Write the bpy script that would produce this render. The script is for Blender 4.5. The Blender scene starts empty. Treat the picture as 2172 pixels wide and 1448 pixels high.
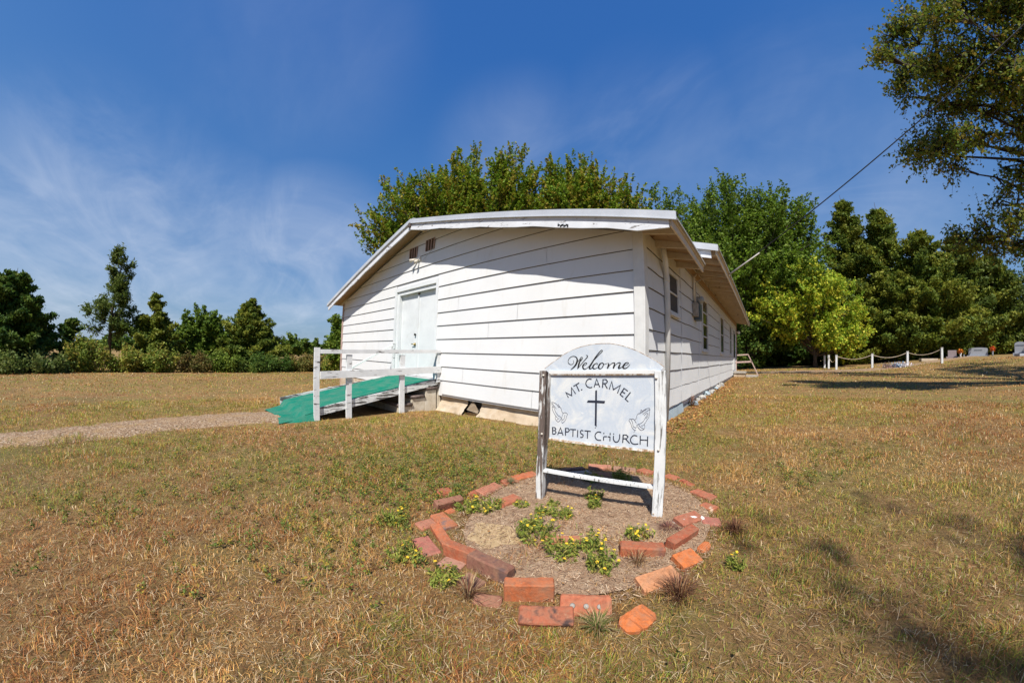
import bpy, math, random
import numpy as np
from mathutils import Vector, Matrix
SC = bpy.context.scene
COL = SC.collection
# ------------------------------------------------------------ camera (wide fisheye lens as in the photograph), eye level is z = 0
cd = bpy.data.cameras.new("camera"); cam = bpy.data.objects.new("camera", cd); COL.objects.link(cam); SC.camera = cam
cam.location = (1.3800, -4.2634, 0.0)
PSI, PIT, ROL = 0.71531, 0.04406, 0.02324
M = Matrix.Rotation(PSI, 4, 'Z') @ Matrix.Rotation(PIT, 4, 'X') @ Matrix.Rotation(math.pi/2, 4, 'X') @ Matrix.Rotation(ROL, 4, 'Z')
cam.matrix_world = Matrix.Translation(cam.location) @ M
cd.sensor_width = 36; cd.sensor_height = 24; cd.sensor_fit = 'HORIZONTAL'; cd.lens = 11.4
cd.type = 'PANO'; cd.clip_start = 0.02; cd.clip_end = 5000
LK = (0.087660592, -0.000030536, -0.0000595468, 0.00000108091)
try:
    cy = cd.cycles
    cy.panorama_type = 'FISHEYE_LENS_POLYNOMIAL'; cy.fisheye_fov = math.radians(200)
    cy.fisheye_polynomial_k0 = 0.0
    cy.fisheye_polynomial_k1, cy.fisheye_polynomial_k2, cy.fisheye_polynomial_k3, cy.fisheye_polynomial_k4 = [-q for q in LK]
except Exception:
    cd.panorama_type = 'FISHEYE_LENS_POLYNOMIAL'; cd.fisheye_fov = math.radians(200)
    cd.fisheye_polynomial_k0 = 0.0
    cd.fisheye_polynomial_k1, cd.fisheye_polynomial_k2, cd.fisheye_polynomial_k3, cd.fisheye_polynomial_k4 = [-q for q in LK]
# ------------------------------------------------------------ sun, sky, exposure
SUND = Vector((0.255, -0.45, 0.69)).normalized()
sl = bpy.data.lights.new("sun", 'SUN'); sl.energy = 4.4; sl.angle = math.radians(0.53); sl.color = (1.0, 0.95, 0.87)
so = bpy.data.objects.new("sun", sl); COL.objects.link(so); so.location = SUND*60
so.rotation_euler = SUND.to_track_quat('Z', 'Y').to_euler()
SC.view_settings.view_transform = 'Standard'; SC.view_settings.look = 'None'; SC.view_settings.gamma = 1
SC.view_settings.use_curve_mapping = False; SC.view_settings.exposure = 0.62
W = bpy.data.worlds.new("World"); SC.world = W; W.use_nodes = True
nt = W.node_tree; nt.nodes.clear()
def N(t, **k):
    n = nt.nodes.new(t)
    for a, b in k.items(): setattr(n, a, b)
    return n
L = lambda a, b: nt.links.new(a, b)
out = N('ShaderNodeOutputWorld'); bg = N('ShaderNodeBackground'); L(bg.outputs[0], out.inputs[0]); bg.inputs[1].default_value = 0.105
sky = N('ShaderNodeTexSky', sky_type='NISHITA'); sky.sun_disc = False; sky.sun_elevation = math.asin(SUND.z)
sky.sun_rotation = math.atan2(SUND.x, SUND.y); sky.air_density = 1.0; sky.dust_density = 1.4; sky.ozone_density = 2.2; sky.altitude = 100
grade = N('ShaderNodeMix', data_type='RGBA', blend_type='MULTIPLY'); grade.inputs[0].default_value = 1.0
tcg = N('ShaderNodeTexCoord'); sg = N('ShaderNodeSeparateXYZ'); L(tcg.outputs['Generated'], sg.inputs[0])
gr_ = N('ShaderNodeValToRGB'); L(sg.outputs[2], gr_.inputs[0]); ge = gr_.color_ramp.elements
while len(ge) < 5: ge.new(.5)
for i_, (p_, c_) in enumerate([(0, (.170,.262,.40)), (.16, (.105,.210,.42)), (.40, (.038,.145,.405)), (.75, (.013,.100,.37)), (1, (.010,.086,.345))]): ge[i_].position = p_; ge[i_].color = (*c_, 1)
gs = N('ShaderNodeMix', data_type='RGBA', blend_type='MULTIPLY'); gs.inputs[0].default_value = 1; L(gr_.outputs[0], gs.inputs[6]); gs.inputs[7].default_value = (8.6, 8.2, 7.9, 1)
gm_ = N('ShaderNodeMix', data_type='RGBA'); gm_.inputs[0].default_value = .80; L(sky.outputs[0], gm_.inputs[6]); L(gs.outputs[2], gm_.inputs[7]); L(gm_.outputs[2], grade.inputs[6]); grade.inputs[7].default_value = (0.92, 1.0, 1.0, 1)
tc = N('ShaderNodeTexCoord'); sep = N('ShaderNodeSeparateXYZ'); L(tc.outputs['Generated'], sep.inputs[0])
mz = N('ShaderNodeMath', operation='MAXIMUM'); L(sep.outputs[2], mz.inputs[0]); mz.inputs[1].default_value = 0.0
az = N('ShaderNodeMath', operation='ADD'); L(mz.outputs[0], az.inputs[0]); az.inputs[1].default_value = 0.22
dx = N('ShaderNodeMath', operation='DIVIDE'); L(sep.outputs[0], dx.inputs[0]); L(az.outputs[0], dx.inputs[1])
dy = N('ShaderNodeMath', operation='DIVIDE'); L(sep.outputs[1], dy.inputs[0]); L(az.outputs[0], dy.inputs[1])
cb = N('ShaderNodeCombineXYZ'); L(dx.outputs[0], cb.inputs[0]); L(dy.outputs[0], cb.inputs[1])
CLB = [((-.95,-.30,.10), 30, .42), ((-.93,-.05,.28), 20, .60), ((-.93,.22,.22), 22, .60), ((-.86,.45,.12), 22, .32), ((-.52,.64,.54), 20, .20), ((-.20,.80,.54), 22, .32), ((.18,.80,.50), 26, .28), ((.2,.93,.3), 28, .24), ((-.70,.0,.72), 22, .07)]
def cloudlayer(rot, scale, nscale, detail, dist, lo, hi, amount, off):
    mp = N('ShaderNodeMapping'); mp.inputs['Rotation'].default_value = (0, 0, rot); mp.inputs['Scale'].default_value = scale
    mp.inputs['Location'].default_value = off
    L(cb.outputs[0], mp.inputs[0])
    nz = N('ShaderNodeTexNoise'); nz.inputs['Scale'].default_value = nscale; nz.inputs['Detail'].default_value = detail
    nz.inputs['Roughness'].default_value = 0.62; nz.inputs['Distortion'].default_value = dist
    L(mp.outputs[0], nz.inputs['Vector'])
    r = N('ShaderNodeMapRange'); r.interpolation_type = 'SMOOTHSTEP'; L(nz.outputs[0], r.inputs[0]); r.inputs[1].default_value = lo; r.inputs[2].default_value = hi
    r.inputs[3].default_value = 0; r.inputs[4].default_value = amount
    return r.outputs[0]
c1 = cloudlayer(1.1, (0.8, 1.5, 1), 1.5, 10, 1.1, 0.38, 0.80, 0.55, (3.1, 1.7, 0))
c2 = cloudlayer(-0.5, (0.5, 1.2, 1), 0.7, 4, 0.4, 0.40, 0.72, 1.0, (0.4, 5.2, 0))
veil = None
for d_, wd_, am_ in CLB:
    vd = N('ShaderNodeVectorMath', operation='DOT_PRODUCT'); L(tc.outputs['Generated'], vd.inputs[0]); vd.inputs[1].default_value = d_
    rr_ = N('ShaderNodeMapRange'); rr_.interpolation_type = 'SMOOTHSTEP'; L(vd.outputs['Value'], rr_.inputs[0]); rr_.inputs[1].default_value = math.cos(math.radians(wd_)); rr_.inputs[2].default_value = 1.0; rr_.inputs[3].default_value = 0; rr_.inputs[4].default_value = am_
    if veil is None: veil = rr_.outputs[0]
    else:
        ad = N('ShaderNodeMath', operation='MAXIMUM'); L(veil, ad.inputs[0]); L(rr_.outputs[0], ad.inputs[1]); veil = ad.outputs[0]
c3 = cloudlayer(0.3, (0.9, 1.0, 1), 1.1, 5, .6, 0.22, 0.80, 0.75, (7.1, 2.2, 0))
cs = N('ShaderNodeMath', operation='ADD'); L(c1, cs.inputs[0]); L(c3, cs.inputs[1])
mm = N('ShaderNodeMath', operation='MULTIPLY'); L(cs.outputs[0], mm.inputs[0]); L(veil, mm.inputs[1]); mm.use_clamp = True
mx = N('ShaderNodeMix', data_type='RGBA'); L(mm.outputs[0], mx.inputs[0]); L(grade.outputs[2], mx.inputs[6]); mx.inputs[7].default_value = (4.6, 5.0, 5.8, 1)
L(mx.outputs[2], bg.inputs[0])
# ------------------------------------------------------------ helpers
def tag(o, label=None, cat=None, group=None, kind=None):
    if label: o['label'] = label
    if cat: o['category'] = cat
    if group: o['group'] = group
    if kind: o['kind'] = kind
    return o
def empty(name, loc, label=None, cat=None, group=None):
    o = bpy.data.objects.new(name, None); COL.objects.link(o); o.location = loc; o.empty_display_size = 0.1
    return tag(o, label, cat, group)
def wloc(o):
    p = Vector((0, 0, 0))
    while o is not None: p = p + Vector(o.location); o = o.parent
    return p
class MB:
    def __init__(s, f=None): s.v = []; s.f = []; s.fn = f; s.c = []
    def add(s, vs, fs):
        b = len(s.v)
        for p in vs: s.v.append(tuple(s.fn(*p)) if s.fn else tuple(p))
        for q in fs: s.f.append([b+i for i in q])
        return s
    def box(s, x0, x1, y0, y1, z0, z1):
        x0, x1 = min(x0, x1), max(x0, x1); y0, y1 = min(y0, y1), max(y0, y1); z0, z1 = min(z0, z1), max(z0, z1)
        return s.add([(x0,y0,z0),(x1,y0,z0),(x1,y1,z0),(x0,y1,z0),(x0,y0,z1),(x1,y0,z1),(x1,y1,z1),(x0,y1,z1)],
              [(0,3,2,1),(4,5,6,7),(0,1,5,4),(1,2,6,5),(2,3,7,6),(3,0,4,7)])
    def hexa(s, a, b):   # two quads joined (a bottom ccw seen from above, b top)
        return s.add(list(a)+list(b), [(0,3,2,1),(4,5,6,7),(0,1,5,4),(1,2,6,5),(2,3,7,6),(3,0,4,7)])
    def prism(s, poly, fn0, fn1):  # poly 2d, fn0/fn1 map to 3d for the two caps
        n = len(poly); a = [fn0(*p) for p in poly]; b = [fn1(*p) for p in poly]
        return s.add(a+b, [tuple(range(n))[::-1], tuple(range(n, 2*n))]+[(i, (i+1) % n, n+(i+1) % n, n+i) for i in range(n)])
    def bar(s, p, q, w, h, up=(0,0,1)):
        p = Vector(p); q = Vector(q); d = (q-p).normalized(); u = Vector(up)
        a = d.cross(u)
        if a.length < 1e-4: a = d.cross(Vector((1,0,0)))
        a.normalize(); b = a.cross(d).normalized(); a = a*(w/2); b = b*(h/2)
        c = [p-a-b, p+a-b, p+a+b, p-a+b, q-a-b, q+a-b, q+a+b, q-a+b]
        return s.add([tuple(t) for t in c], [(0,1,2,3),(7,6,5,4),(0,4,5,1),(1,5,6,2),(2,6,7,3),(3,7,4,0)])
    def tube(s, pts, rad, n=8, cap=True):
        pts = [Vector(p) for p in pts]; rs = rad if isinstance(rad, (list, tuple)) else [rad]*len(pts)
        rings = []; a = None
        for i, p in enumerate(pts):
            d = (pts[min(i+1, len(pts)-1)]-pts[max(i-1, 0)])
            if d.length < 1e-9: d = Vector((0,0,1))
            d.normalize()
            if a is None:
                a = d.cross(Vector((0,0,1)))
                if a.length < 0.05: a = d.cross(Vector((1,0,0)))
            a = (a-d*a.dot(d)); a.normalize(); b = d.cross(a)
            rings.append([tuple(p+(a*math.cos(2*math.pi*k/n)+b*math.sin(2*math.pi*k/n))*rs[i]) for k in range(n)])
        vs = [q for r in rings for q in r]; fs = []
        for i in range(len(pts)-1):
            for k in range(n):
                fs.append((i*n+k, i*n+(k+1) % n, (i+1)*n+(k+1) % n, (i+1)*n+k))
        if cap: fs.append(tuple(range(n))[::-1]); fs.append(tuple(range((len(pts)-1)*n, len(pts)*n)))
        return s.add(vs, fs)
    def ball(s, c, r, n=10, m=7, sq=(1,1,1), jit=0, rng=None):
        vs = []; fs = []
        for i in range(m+1):
            t = math.pi*i/m
            for k in range(n):
                p = 2*math.pi*k/n; rr = r*(1+(rng.uniform(-jit, jit) if rng else 0))
                vs.append((c[0]+rr*math.sin(t)*math.cos(p)*sq[0], c[1]+rr*math.sin(t)*math.sin(p)*sq[1], c[2]+rr*math.cos(t)*sq[2]))
        for i in range(m):
            for k in range(n): fs.append((i*n+k, (i+1)*n+k, (i+1)*n+(k+1) % n, i*n+(k+1) % n))
        return s.add(vs, fs)
    def build(s, name, mat, parent=None, smooth=False, bevel=0):
        me = bpy.data.meshes.new(name); o = bpy.data.objects.new(name, me); COL.objects.link(o)
        off = wloc(parent) if parent is not None else Vector((0,0,0))
        me.from_pydata([(a-off.x, b-off.y, c-off.z) for a, b, c in s.v], [], s.f)
        me.materials.append(mat)
        if parent is not None: o.parent = parent
        if smooth: me.polygons.foreach_set('use_smooth', [True]*len(me.polygons))
        if bevel:
            m = o.modifiers.new('bevel', 'BEVEL'); m.width = bevel; m.segments = 2; m.limit_method = 'ANGLE'
        me.update(); return o
def quadmesh(name, V, nper, mat, parent=None, cols=None, faces=None):
    """fast mesh: V (n*nper,3) polygons of nper consecutive verts, cols per vertex (n*nper,3)"""
    me = bpy.data.meshes.new(name); n = len(V)//nper
    off = np.array(wloc(parent)) if parent is not None else np.zeros(3)
    me.vertices.add(len(V)); me.vertices.foreach_set('co', (V-off).astype(np.float32).ravel())
    if faces is None:
        me.loops.add(len(V)); me.loops.foreach_set('vertex_index', np.arange(len(V), dtype=np.int32))
        me.polygons.add(n); me.polygons.foreach_set('loop_start', np.arange(0, len(V), nper, dtype=np.int32))
    else:
        idx, starts = faces
        me.loops.add(len(idx)); me.loops.foreach_set('vertex_index', idx.astype(np.int32))
        me.polygons.add(len(starts)); me.polygons.foreach_set('loop_start', starts.astype(np.int32))
    if cols is not None:
        at = me.color_attributes.new('Col', 'FLOAT_COLOR', 'POINT')
        c4 = np.ones((len(V), 4), np.float32); c4[:, :3] = cols; at.data.foreach_set('color', c4.ravel())
    me.update(calc_edges=True); me.materials.append(mat)
    o = bpy.data.objects.new(name, me); COL.objects.link(o)
    if parent is not None: o.parent = parent
    return o
# ------------------------------------------------------------ terrain
def sstep(a, b, x): t = np.clip((x-a)/(b-a), 0, 1); return t*t*(3-2*t)
def zg(x, y):
    s = np.tanh(x/60)*60; t = np.tanh(y/50)*50
    z = -1.02+.028*s+.008*t + .5*sstep(7, 20, x)*sstep(0, 18, y)
    z = z - .05*np.exp(-((x+5)**2/14+(y+1.5)**2/8))
    return z
def zn(x, y): return float(zg(np.float64(x), np.float64(y)))
# ------------------------------------------------------------ materials
class NB:
    def __init__(s, name):
        s.m = bpy.data.materials.new(name); s.m.use_nodes = True; s.t = s.m.node_tree; s.t.nodes.clear()
        s.out = s.n('ShaderNodeOutputMaterial'); s.b = s.n('ShaderNodeBsdfPrincipled'); s.l(s.b.outputs[0], s.out.inputs[0])
        s.tc = s.n('ShaderNodeTexCoord').outputs['Object']; s.b.inputs['Specular IOR Level'].default_value = 0.25
    def n(s, t, **k):
        q = s.t.nodes.new(t)
        for a, b in k.items(): setattr(q, a, b)
        return q
    def l(s, a, b): s.t.links.new(a, b)
    def noise(s, sc, det=4, ro=0.55, dist=0, scale=None, vec=None):
        q = s.n('ShaderNodeTexNoise'); q.inputs['Scale'].default_value = sc; q.inputs['Detail'].default_value = det
        q.inputs['Roughness'].default_value = ro; q.inputs['Distortion'].default_value = dist
        v = vec or s.tc
        if scale:
            m = s.n('ShaderNodeMapping'); m.inputs['Scale'].default_value = scale; s.l(v, m.inputs[0]); v = m.outputs[0]
        s.l(v, q.inputs['Vector']); return q.outputs[0]
    def ramp(s, fac, stops, interp='LINEAR'):
        r = s.n('ShaderNodeValToRGB'); s.l(fac, r.inputs[0]); e = r.color_ramp.elements; r.color_ramp.interpolation = interp
        while len(e) < len(stops): e.new(0.5)
        for i, (p, c) in enumerate(stops): e[i].position = p; e[i].color = (*c, 1) if len(c) == 3 else c
        return r.outputs[0]
    def mr(s, v, a, b, c=0., d=1.):
        r = s.n('ShaderNodeMapRange'); s.l(v, r.inputs[0])
        for i, q in enumerate((a, b, c, d)): r.inputs[i+1].default_value = q
        return r.outputs[0]
    def mix(s, f, a, b, mode='MIX'):
        m = s.n('ShaderNodeMix', data_type='RGBA', blend_type=mode)
        for i, q in ((0, f), (6, a), (7, b)):
            if isinstance(q, (int, float)): m.inputs[i].default_value = q
            elif isinstance(q, tuple): m.inputs[i].default_value = (*q, 1)
            else: s.l(q, m.inputs[i])
        return m.outputs[2]
    def math(s, op, a, b=None):
        m = s.n('ShaderNodeMath', operation=op)
        for i, q in enumerate((a, b)):
            if q is None: continue
            if isinstance(q, (int, float)): m.inputs[i].default_value = q
            else: s.l(q, m.inputs[i])
        return m.outputs[0]
    def bump(s, h, st=0.3, d=0.01):
        b = s.n('ShaderNodeBump'); b.inputs['Strength'].default_value = st; b.inputs['Distance'].default_value = d
        s.l(h, b.inputs['Height']); s.l(b.outputs[0], s.b.inputs['Normal'])
    def fin(s, col, rough=0.7, metal=0.):
        if isinstance(col, tuple): s.b.inputs['Base Color'].default_value = (*col, 1)
        else: s.l(col, s.b.inputs['Base Color'])
        s.b.inputs['Roughness'].default_value = rough; s.b.inputs['Metallic'].default_value = metal
        return s.m
def plain(name, col, rough=0.6, metal=0., var=0.12, sc=9):
    b = NB(name); n = b.noise(sc, 5)
    lo = tuple(c*(1-var) for c in col); hi = tuple(min(1, c*(1+var)) for c in col)
    b.bump(b.noise(sc*9, 3), .15, .004)
    return b.fin(b.ramp(n, [(0.3, lo), (0.7, hi)]), rough, metal)
def siding_mat(name, base=(.70,.705,.70)):
    b = NB(name); n1 = b.noise(1.2, 5); n2 = b.noise(22, 6, .7); n3 = b.noise(3, 6, .7, .6, (1, 1, .3))
    c = b.ramp(n1, [(.3, tuple(q*.93 for q in base)), (.7, base)])
    c = b.mix(b.mr(n3, .58, .8, 0, .5), c, (.52,.47,.38))
    sp = b.mr(n2, .72, .78, 0, .45); c = b.mix(sp, c, (.42,.40,.36))
    st = b.noise(1.0, 6, .75, .4, (7, 7, .55)); c = b.mix(b.mr(st, .56, .76, 0, .42), c, (.58,.57,.53))
    pt = b.n('ShaderNodeTexVoronoi'); pt.inputs['Scale'].default_value = 1.1; b.l(b.tc, pt.inputs['Vector']); pc_ = b.n('ShaderNodeSeparateColor'); b.l(pt.outputs['Color'], pc_.inputs[0])
    c = b.mix(b.mr(pc_.outputs[0], .6, 1.0, 0, .22), c, (.66,.68,.72))
    c = b.mix(b.mr(b.noise(5, 7, .8, .3), .68, .72, 0, .5), c, (.50,.44,.36))
    b.bump(b.noise(70, 4, .6, 0, (.3, .3, 1)), .12, .003)
    return b.fin(c, .55)
MAT = {}
b = NB('lap_shadow_dirt'); MAT['lap'] = b.fin((.045,.038,.035), .9)  # dark colour of the shadow line under each siding lap, with some dirt
def peel_mat(name, base=(.78,.78,.77), wood=(.22,.18,.15), lo=.56, hi=.60, scale=(1,1,1), sc=14, tint=None):
    b = NB(name); n = b.noise(sc, 8, .68, .3, scale); big = b.noise(2.5, 3)
    k = b.math('ADD', n, b.math('MULTIPLY', b.math('SUBTRACT', big, .5), .35))
    m = b.mr(k, lo, hi)
    wd = b.ramp(b.noise(40, 6, .7, .4, scale), [(.3, tuple(q*.45 for q in wood)), (.7, wood)])
    pc = b.ramp(b.noise(6, 5), [(.35, tuple(q*.86 for q in base)), (.7, base)])
    if tint: pc = b.mix(b.mr(b.noise(9, 6, .7, .5), .55, .72, 0, .8), pc, tint)
    b.bump(b.math('SUBTRACT', b.math('MULTIPLY', b.noise(50, 5, .6, .2, scale), .5), m), .35, .004)
    return b.fin(b.mix(m, pc, wd), .7)
MAT['siding'] = siding_mat('white_hardboard_siding')
MAT['trim'] = peel_mat('painted_trim', (.69,.69,.67), (.25,.2,.15), .70, .74, (1,1,.5), 11)
MAT['fascia'] = peel_mat('peeling_fascia', (.68,.70,.74), (.20,.17,.15), .60, .63, (.5,1,2.5), 9)
MAT['rafter'] = peel_mat('rafter_paint', (.66,.58,.47), (.25,.15,.08), .64, .70, (1,1,1), 8, (.50,.38,.25))
MAT['soffit'] = peel_mat('soffit_paint', (.38,.26,.155), (.18,.09,.045), .62, .70, (1,1,1), 6, (.38,.25,.14))
MAT['ramp'] = peel_mat('peeling_ramp_paint', (.72,.73,.73), (.17,.15,.14), .60, .625, (2.2, .35, 2.5), 9)
MAT['rampb'] = peel_mat('heavily_peeling_ramp_paint', (.70,.71,.70), (.15,.14,.13), .525, .56, (2.2, .3, 3), 9)
MAT['postl'] = peel_mat('weathered_post_paint', (.66,.66,.64), (.17,.13,.11), .452, .50, (3, 3, .35), 12)
MAT['postr'] = peel_mat('painted_post', (.68,.69,.68), (.24,.23,.21), .54, .61, (4, 4, .25), 16)
MAT['metal'] = plain('galvanised_trim', (.62,.63,.64), .38, .35, .08, 3)
MAT['roof'] = plain('corrugated_roof', (.45,.44,.42), .5, .3, .2, 2)
b = NB('door_paint'); MAT['door'] = b.fin(b.mix(b.mr(b.noise(2.2, 6, .7, 1.), .52, .7, 0, .5), b.ramp(b.noise(3, 5), [(.3, (.62,.64,.65)), (.7, (.70,.72,.72))]), (.54,.55,.53)), .45)
MAT['brass'] = plain('brass', (.38,.30,.13), .35, .8)
MAT['black'] = plain('black_metal', (.02,.02,.02), .5)
MAT['vent'] = plain('rusty_vent', (.10,.06,.035), .8, 0, .4)
MAT['pane'] = plain('dark_window_glass', (.022,.026,.03), .12, 0, .3, 2); MAT['screen'] = plain('insect_screen', (.075,.07,.068), .8, 0, .25, 60)
MAT['meter'] = plain('grey_meter_box', (.10,.125,.15), .45, .3); MAT['glass'] = plain('meter_glass', (.35,.36,.36), .15, 0)
MAT['conduit'] = plain('painted_conduit', (.60,.55,.47), .5, .1)
b = NB('cream_plaster'); n = b.noise(3, 6, .6, .6)
MAT['plaster'] = b.m; b.bump(b.noise(14, 5), .5, .02); b.fin(b.ramp(n, [(.3, (.34,.25,.16)), (.5, (.44,.35,.25)), (.75, (.54,.48,.39))]), .8)
MAT['blue'] = plain('blue_grey_board', (.33,.40,.44), .6)
MAT['stone'] = plain('rubble_stone', (.36,.35,.33), .85, 0, .3)
b = NB('green_turf_carpet'); n = b.noise(260, 2); n2 = b.noise(4, 5)
b.bump(n, .7, .006); MAT['turf'] = b.fin(b.mix(b.mr(n2, .35, .7), b.ramp(n, [(.3, (.0,.11,.07)), (.7, (.004,.22,.145))]), b.ramp(n, [(.3, (.03,.12,.085)), (.7, (.09,.23,.165))])), .9)
MAT['turf'].node_tree.nodes['Principled BSDF'].inputs['Specular IOR Level'].default_value = .1
b = NB('old_concrete'); n = b.noise(7, 7, .65); b.bump(b.noise(40, 5), .4, .006)
MAT['concrete'] = b.fin(b.ramp(n, [(.3, (.32,.27,.20)), (.5, (.54,.48,.38)), (.75, (.62,.58,.50))]), .9)
MAT['pipe'] = plain('dark_rusted_pipe', (.13,.10,.09), .6, .2, .4, 20)
MAT['pinkwood'] = plain('pinkish_wood', (.42,.30,.26), .8, 0, .2, 12)
MAT['greywood'] = plain('grey_weathered_wood', (.34,.31,.27), .85, 0, .25, 14)
MAT['wire'] = plain('black_cable', (.015,.015,.015), .6); MAT['wirew'] = plain('pale_cable', (.45,.42,.38), .6)
MAT['white'] = plain('white_enamel', (.8,.8,.78), .4)
# ------------------------------------------------------------ the church building
SK = lambda x, y, z: (x + .02*max(y, 0)*min(1, max(0, (x+11)/11)), y, z)
E0, H0 = .295, .323; BW = 10.48; RX = -5.24; LEN = 16.3
church = empty('church_building', (RX, 8.0, -1.0), 'long low white clapboard church with a metal gable roof and green carpeted entrance', 'church')
def clip(poly, a, b, c):   # keep a*x+b*z<=c
    o = []
    for i in range(len(poly)):
        p, q = poly[i], poly[(i+1) % len(poly)]; dp = a*p[0]+b*p[1]-c; dq = a*q[0]+b*q[1]-c
        if dp <= 0: o.append(p)
        if (dp < 0) != (dq < 0) and abs(dp-dq) > 1e-12:
            t = dp/(dp-dq); o.append((p[0]+(q[0]-p[0])*t, p[1]+(q[1]-p[1])*t))
    return o
ZR = 3.045   # underside of roof at the wall ridge
def gclip(poly):
    return clip(clip(poly, .25, 1, ZR+.25*RX), -.25, 1, ZR-.25*RX)
fw = MB(); lj = MB(); rng = random.Random(5)
DX0, DX1, DZ0, DZ1 = -6.40, -4.60, -.56, 1.60
def lap(x0, x1, z0, z1, top):
    """one lapped hardboard course between x0..x1"""
    P = gclip([(x0, z0), (x1, z0), (x1, z1), (x0, z1)])
    if len(P) < 3: return
    zz = lambda z: -.026 + (z-z0)/(top-z0)*.020
    fw.add([(x, zz(z), z) for x, z in P], [tuple(range(len(P)))])
    bt = [p for p in P if abs(p[1]-z0) < 1e-6]
    if len(bt) >= 2:
        a, c = min(p[0] for p in bt), max(p[0] for p in bt)
        fw.add([(a, -.026, z0), (a, .02, z0), (c, .02, z0), (c, -.026, z0)], [(0, 1, 2, 3)])
        if z0 > -.84: lj.box(a+.001, c-.001, -.017, -.002, z0-.008, z0-.0005)  # thin strip painting in the lap's shadow and grime
for n in range(-4, 10):
    z0 = H0+n*E0+rng.uniform(-.003, .003); top = H0+(n+1)*E0+.012
    jx = {-4: -1.85, -3: -3.6, -2: -1.2, -1: -7.4, 0: -2.9, 3: -9.0, 2: -3.8, 4: -1.6, 6: -4.75, 7: -4.05, 1: -2.2}.get(n)
    x0, x1 = -BW, 0
    segs = [(x0, x1)]
    if z0 < DZ1: segs = [(x0, DX0-.05), (DX1+.05, x1)]
    if n == -4: segs = [(x0, DX0-.05), (-4.28, x1)]
    for a, c in segs:
        if jx and a < jx < c: lap(a, jx-.003, z0, top, top); lap(jx+.003, c, z0, top, top)
        else: lap(a, c, z0, top, top)
# wall core behind the laps (split round the door opening)
core = [[(-BW, -.9), (DX0, -.9), (DX0, 3.2), (-BW, 3.2)], [(DX1, -.9), (0, -.9), (0, 3.2), (DX1, 3.2)], [(DX0, DZ1), (DX1, DZ1), (DX1, 3.2), (DX0, 3.2)]]
for P in core:
    P = gclip(P); fw.prism(P, lambda x, z: (x, .0, z), lambda x, z: (x, .12, z))
fwo = fw.build('front_wall', MAT['siding'], church); lj.build('lap_shadow_lines', MAT['lap'], fwo)
# side wall courses along the right hand side, slightly sagging
sw = MB(SK); sj = MB(SK); r2 = random.Random(8)
sz = [-.80, -.50, -.19, .115, .405, .695, .985, 1.275, 1.565, 1.86, 2.15]
seams = [0, 2.12, 4.0, 8.0, 12.4, LEN]
for i in range(len(sz)-1):
    z0, z1 = sz[i], sz[i+1]+.012
    if i < 1: off0, off1 = .040, .012
    else: off0, off1 = .019, .003
    for a, c in zip(seams[:-1], seams[1:]):
        lim = 1.80 if c <= 2.2 else 2.12
        if z0 > lim: continue
        zt = min(z1, lim)
        ns = max(2, int((c-a)/.35)); js = [r2.uniform(-.010, .010) if 0 < k < ns else 0 for k in range(ns+1)]
        for k in range(ns):
            ya, yb = a+.004+(c-a-.008)*k/ns, a+.004+(c-a-.008)*(k+1)/ns
            A, B = js[k], js[k+1]; oa = off0+.5*abs(js[k]); ob = off0+.5*abs(js[k+1])
            t = (zt-z0)/(z1-z0); ot = off0+(off1-off0)*t
            sw.add([(oa, ya, z0+A), (ob, yb, z0+B), (ot, yb, zt), (ot, ya, zt), (-.01, ya, z0+A), (-.01, yb, z0+B)], [(0,1,2,3), (4,5,1,0)])
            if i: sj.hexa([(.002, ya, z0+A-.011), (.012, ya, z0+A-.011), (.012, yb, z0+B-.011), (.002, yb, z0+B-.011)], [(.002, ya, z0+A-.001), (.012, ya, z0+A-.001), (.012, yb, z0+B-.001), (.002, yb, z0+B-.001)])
sw.box(-.12, 0, .12, LEN, -.9, 1.80)
sw.box(-.12, -.001, 2.2, LEN, 1.80, 2.12)
swo = sw.build('side_wall', MAT['siding'], church); sj.build('lap_shadow_lines', MAT['lap'], swo)
o = MB().box(-BW, -BW+.12, .12, LEN, -.9, 1.75).build('side_wall', MAT['siding'], church)
bk = MB(); P = clip(clip([(-BW+.12, -.9), (.18, -.9), (.18, 3.3), (-BW+.12, 3.3)], .25, 1, 3.35+.25*RX), -.25, 1, 3.35-.25*RX)
bk.prism(P, lambda x, z: (x, LEN-.12, z), lambda x, z: (x, LEN-.001, z)); bk.build('rear_wall', MAT['siding'], church)
# corner boards
MB().box(-.125, .002, -.047, -.021, -.86, 1.76).box(.003, .030, -.047, .11, -.84, 1.745).build('corner_board', MAT['trim'], church)
MB().box(-BW-.03, -BW, -.047, .10, -1.2, 1.70).box(-BW+.001, -BW+.07, -.045, -.021, -.86, 1.70).build('corner_board', MAT['pinkwood'], church)
MB(SK).box(.0, .05, LEN-.10, LEN+.04, -.8, 2.1).build('corner_board', MAT['pinkwood'], church)
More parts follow.
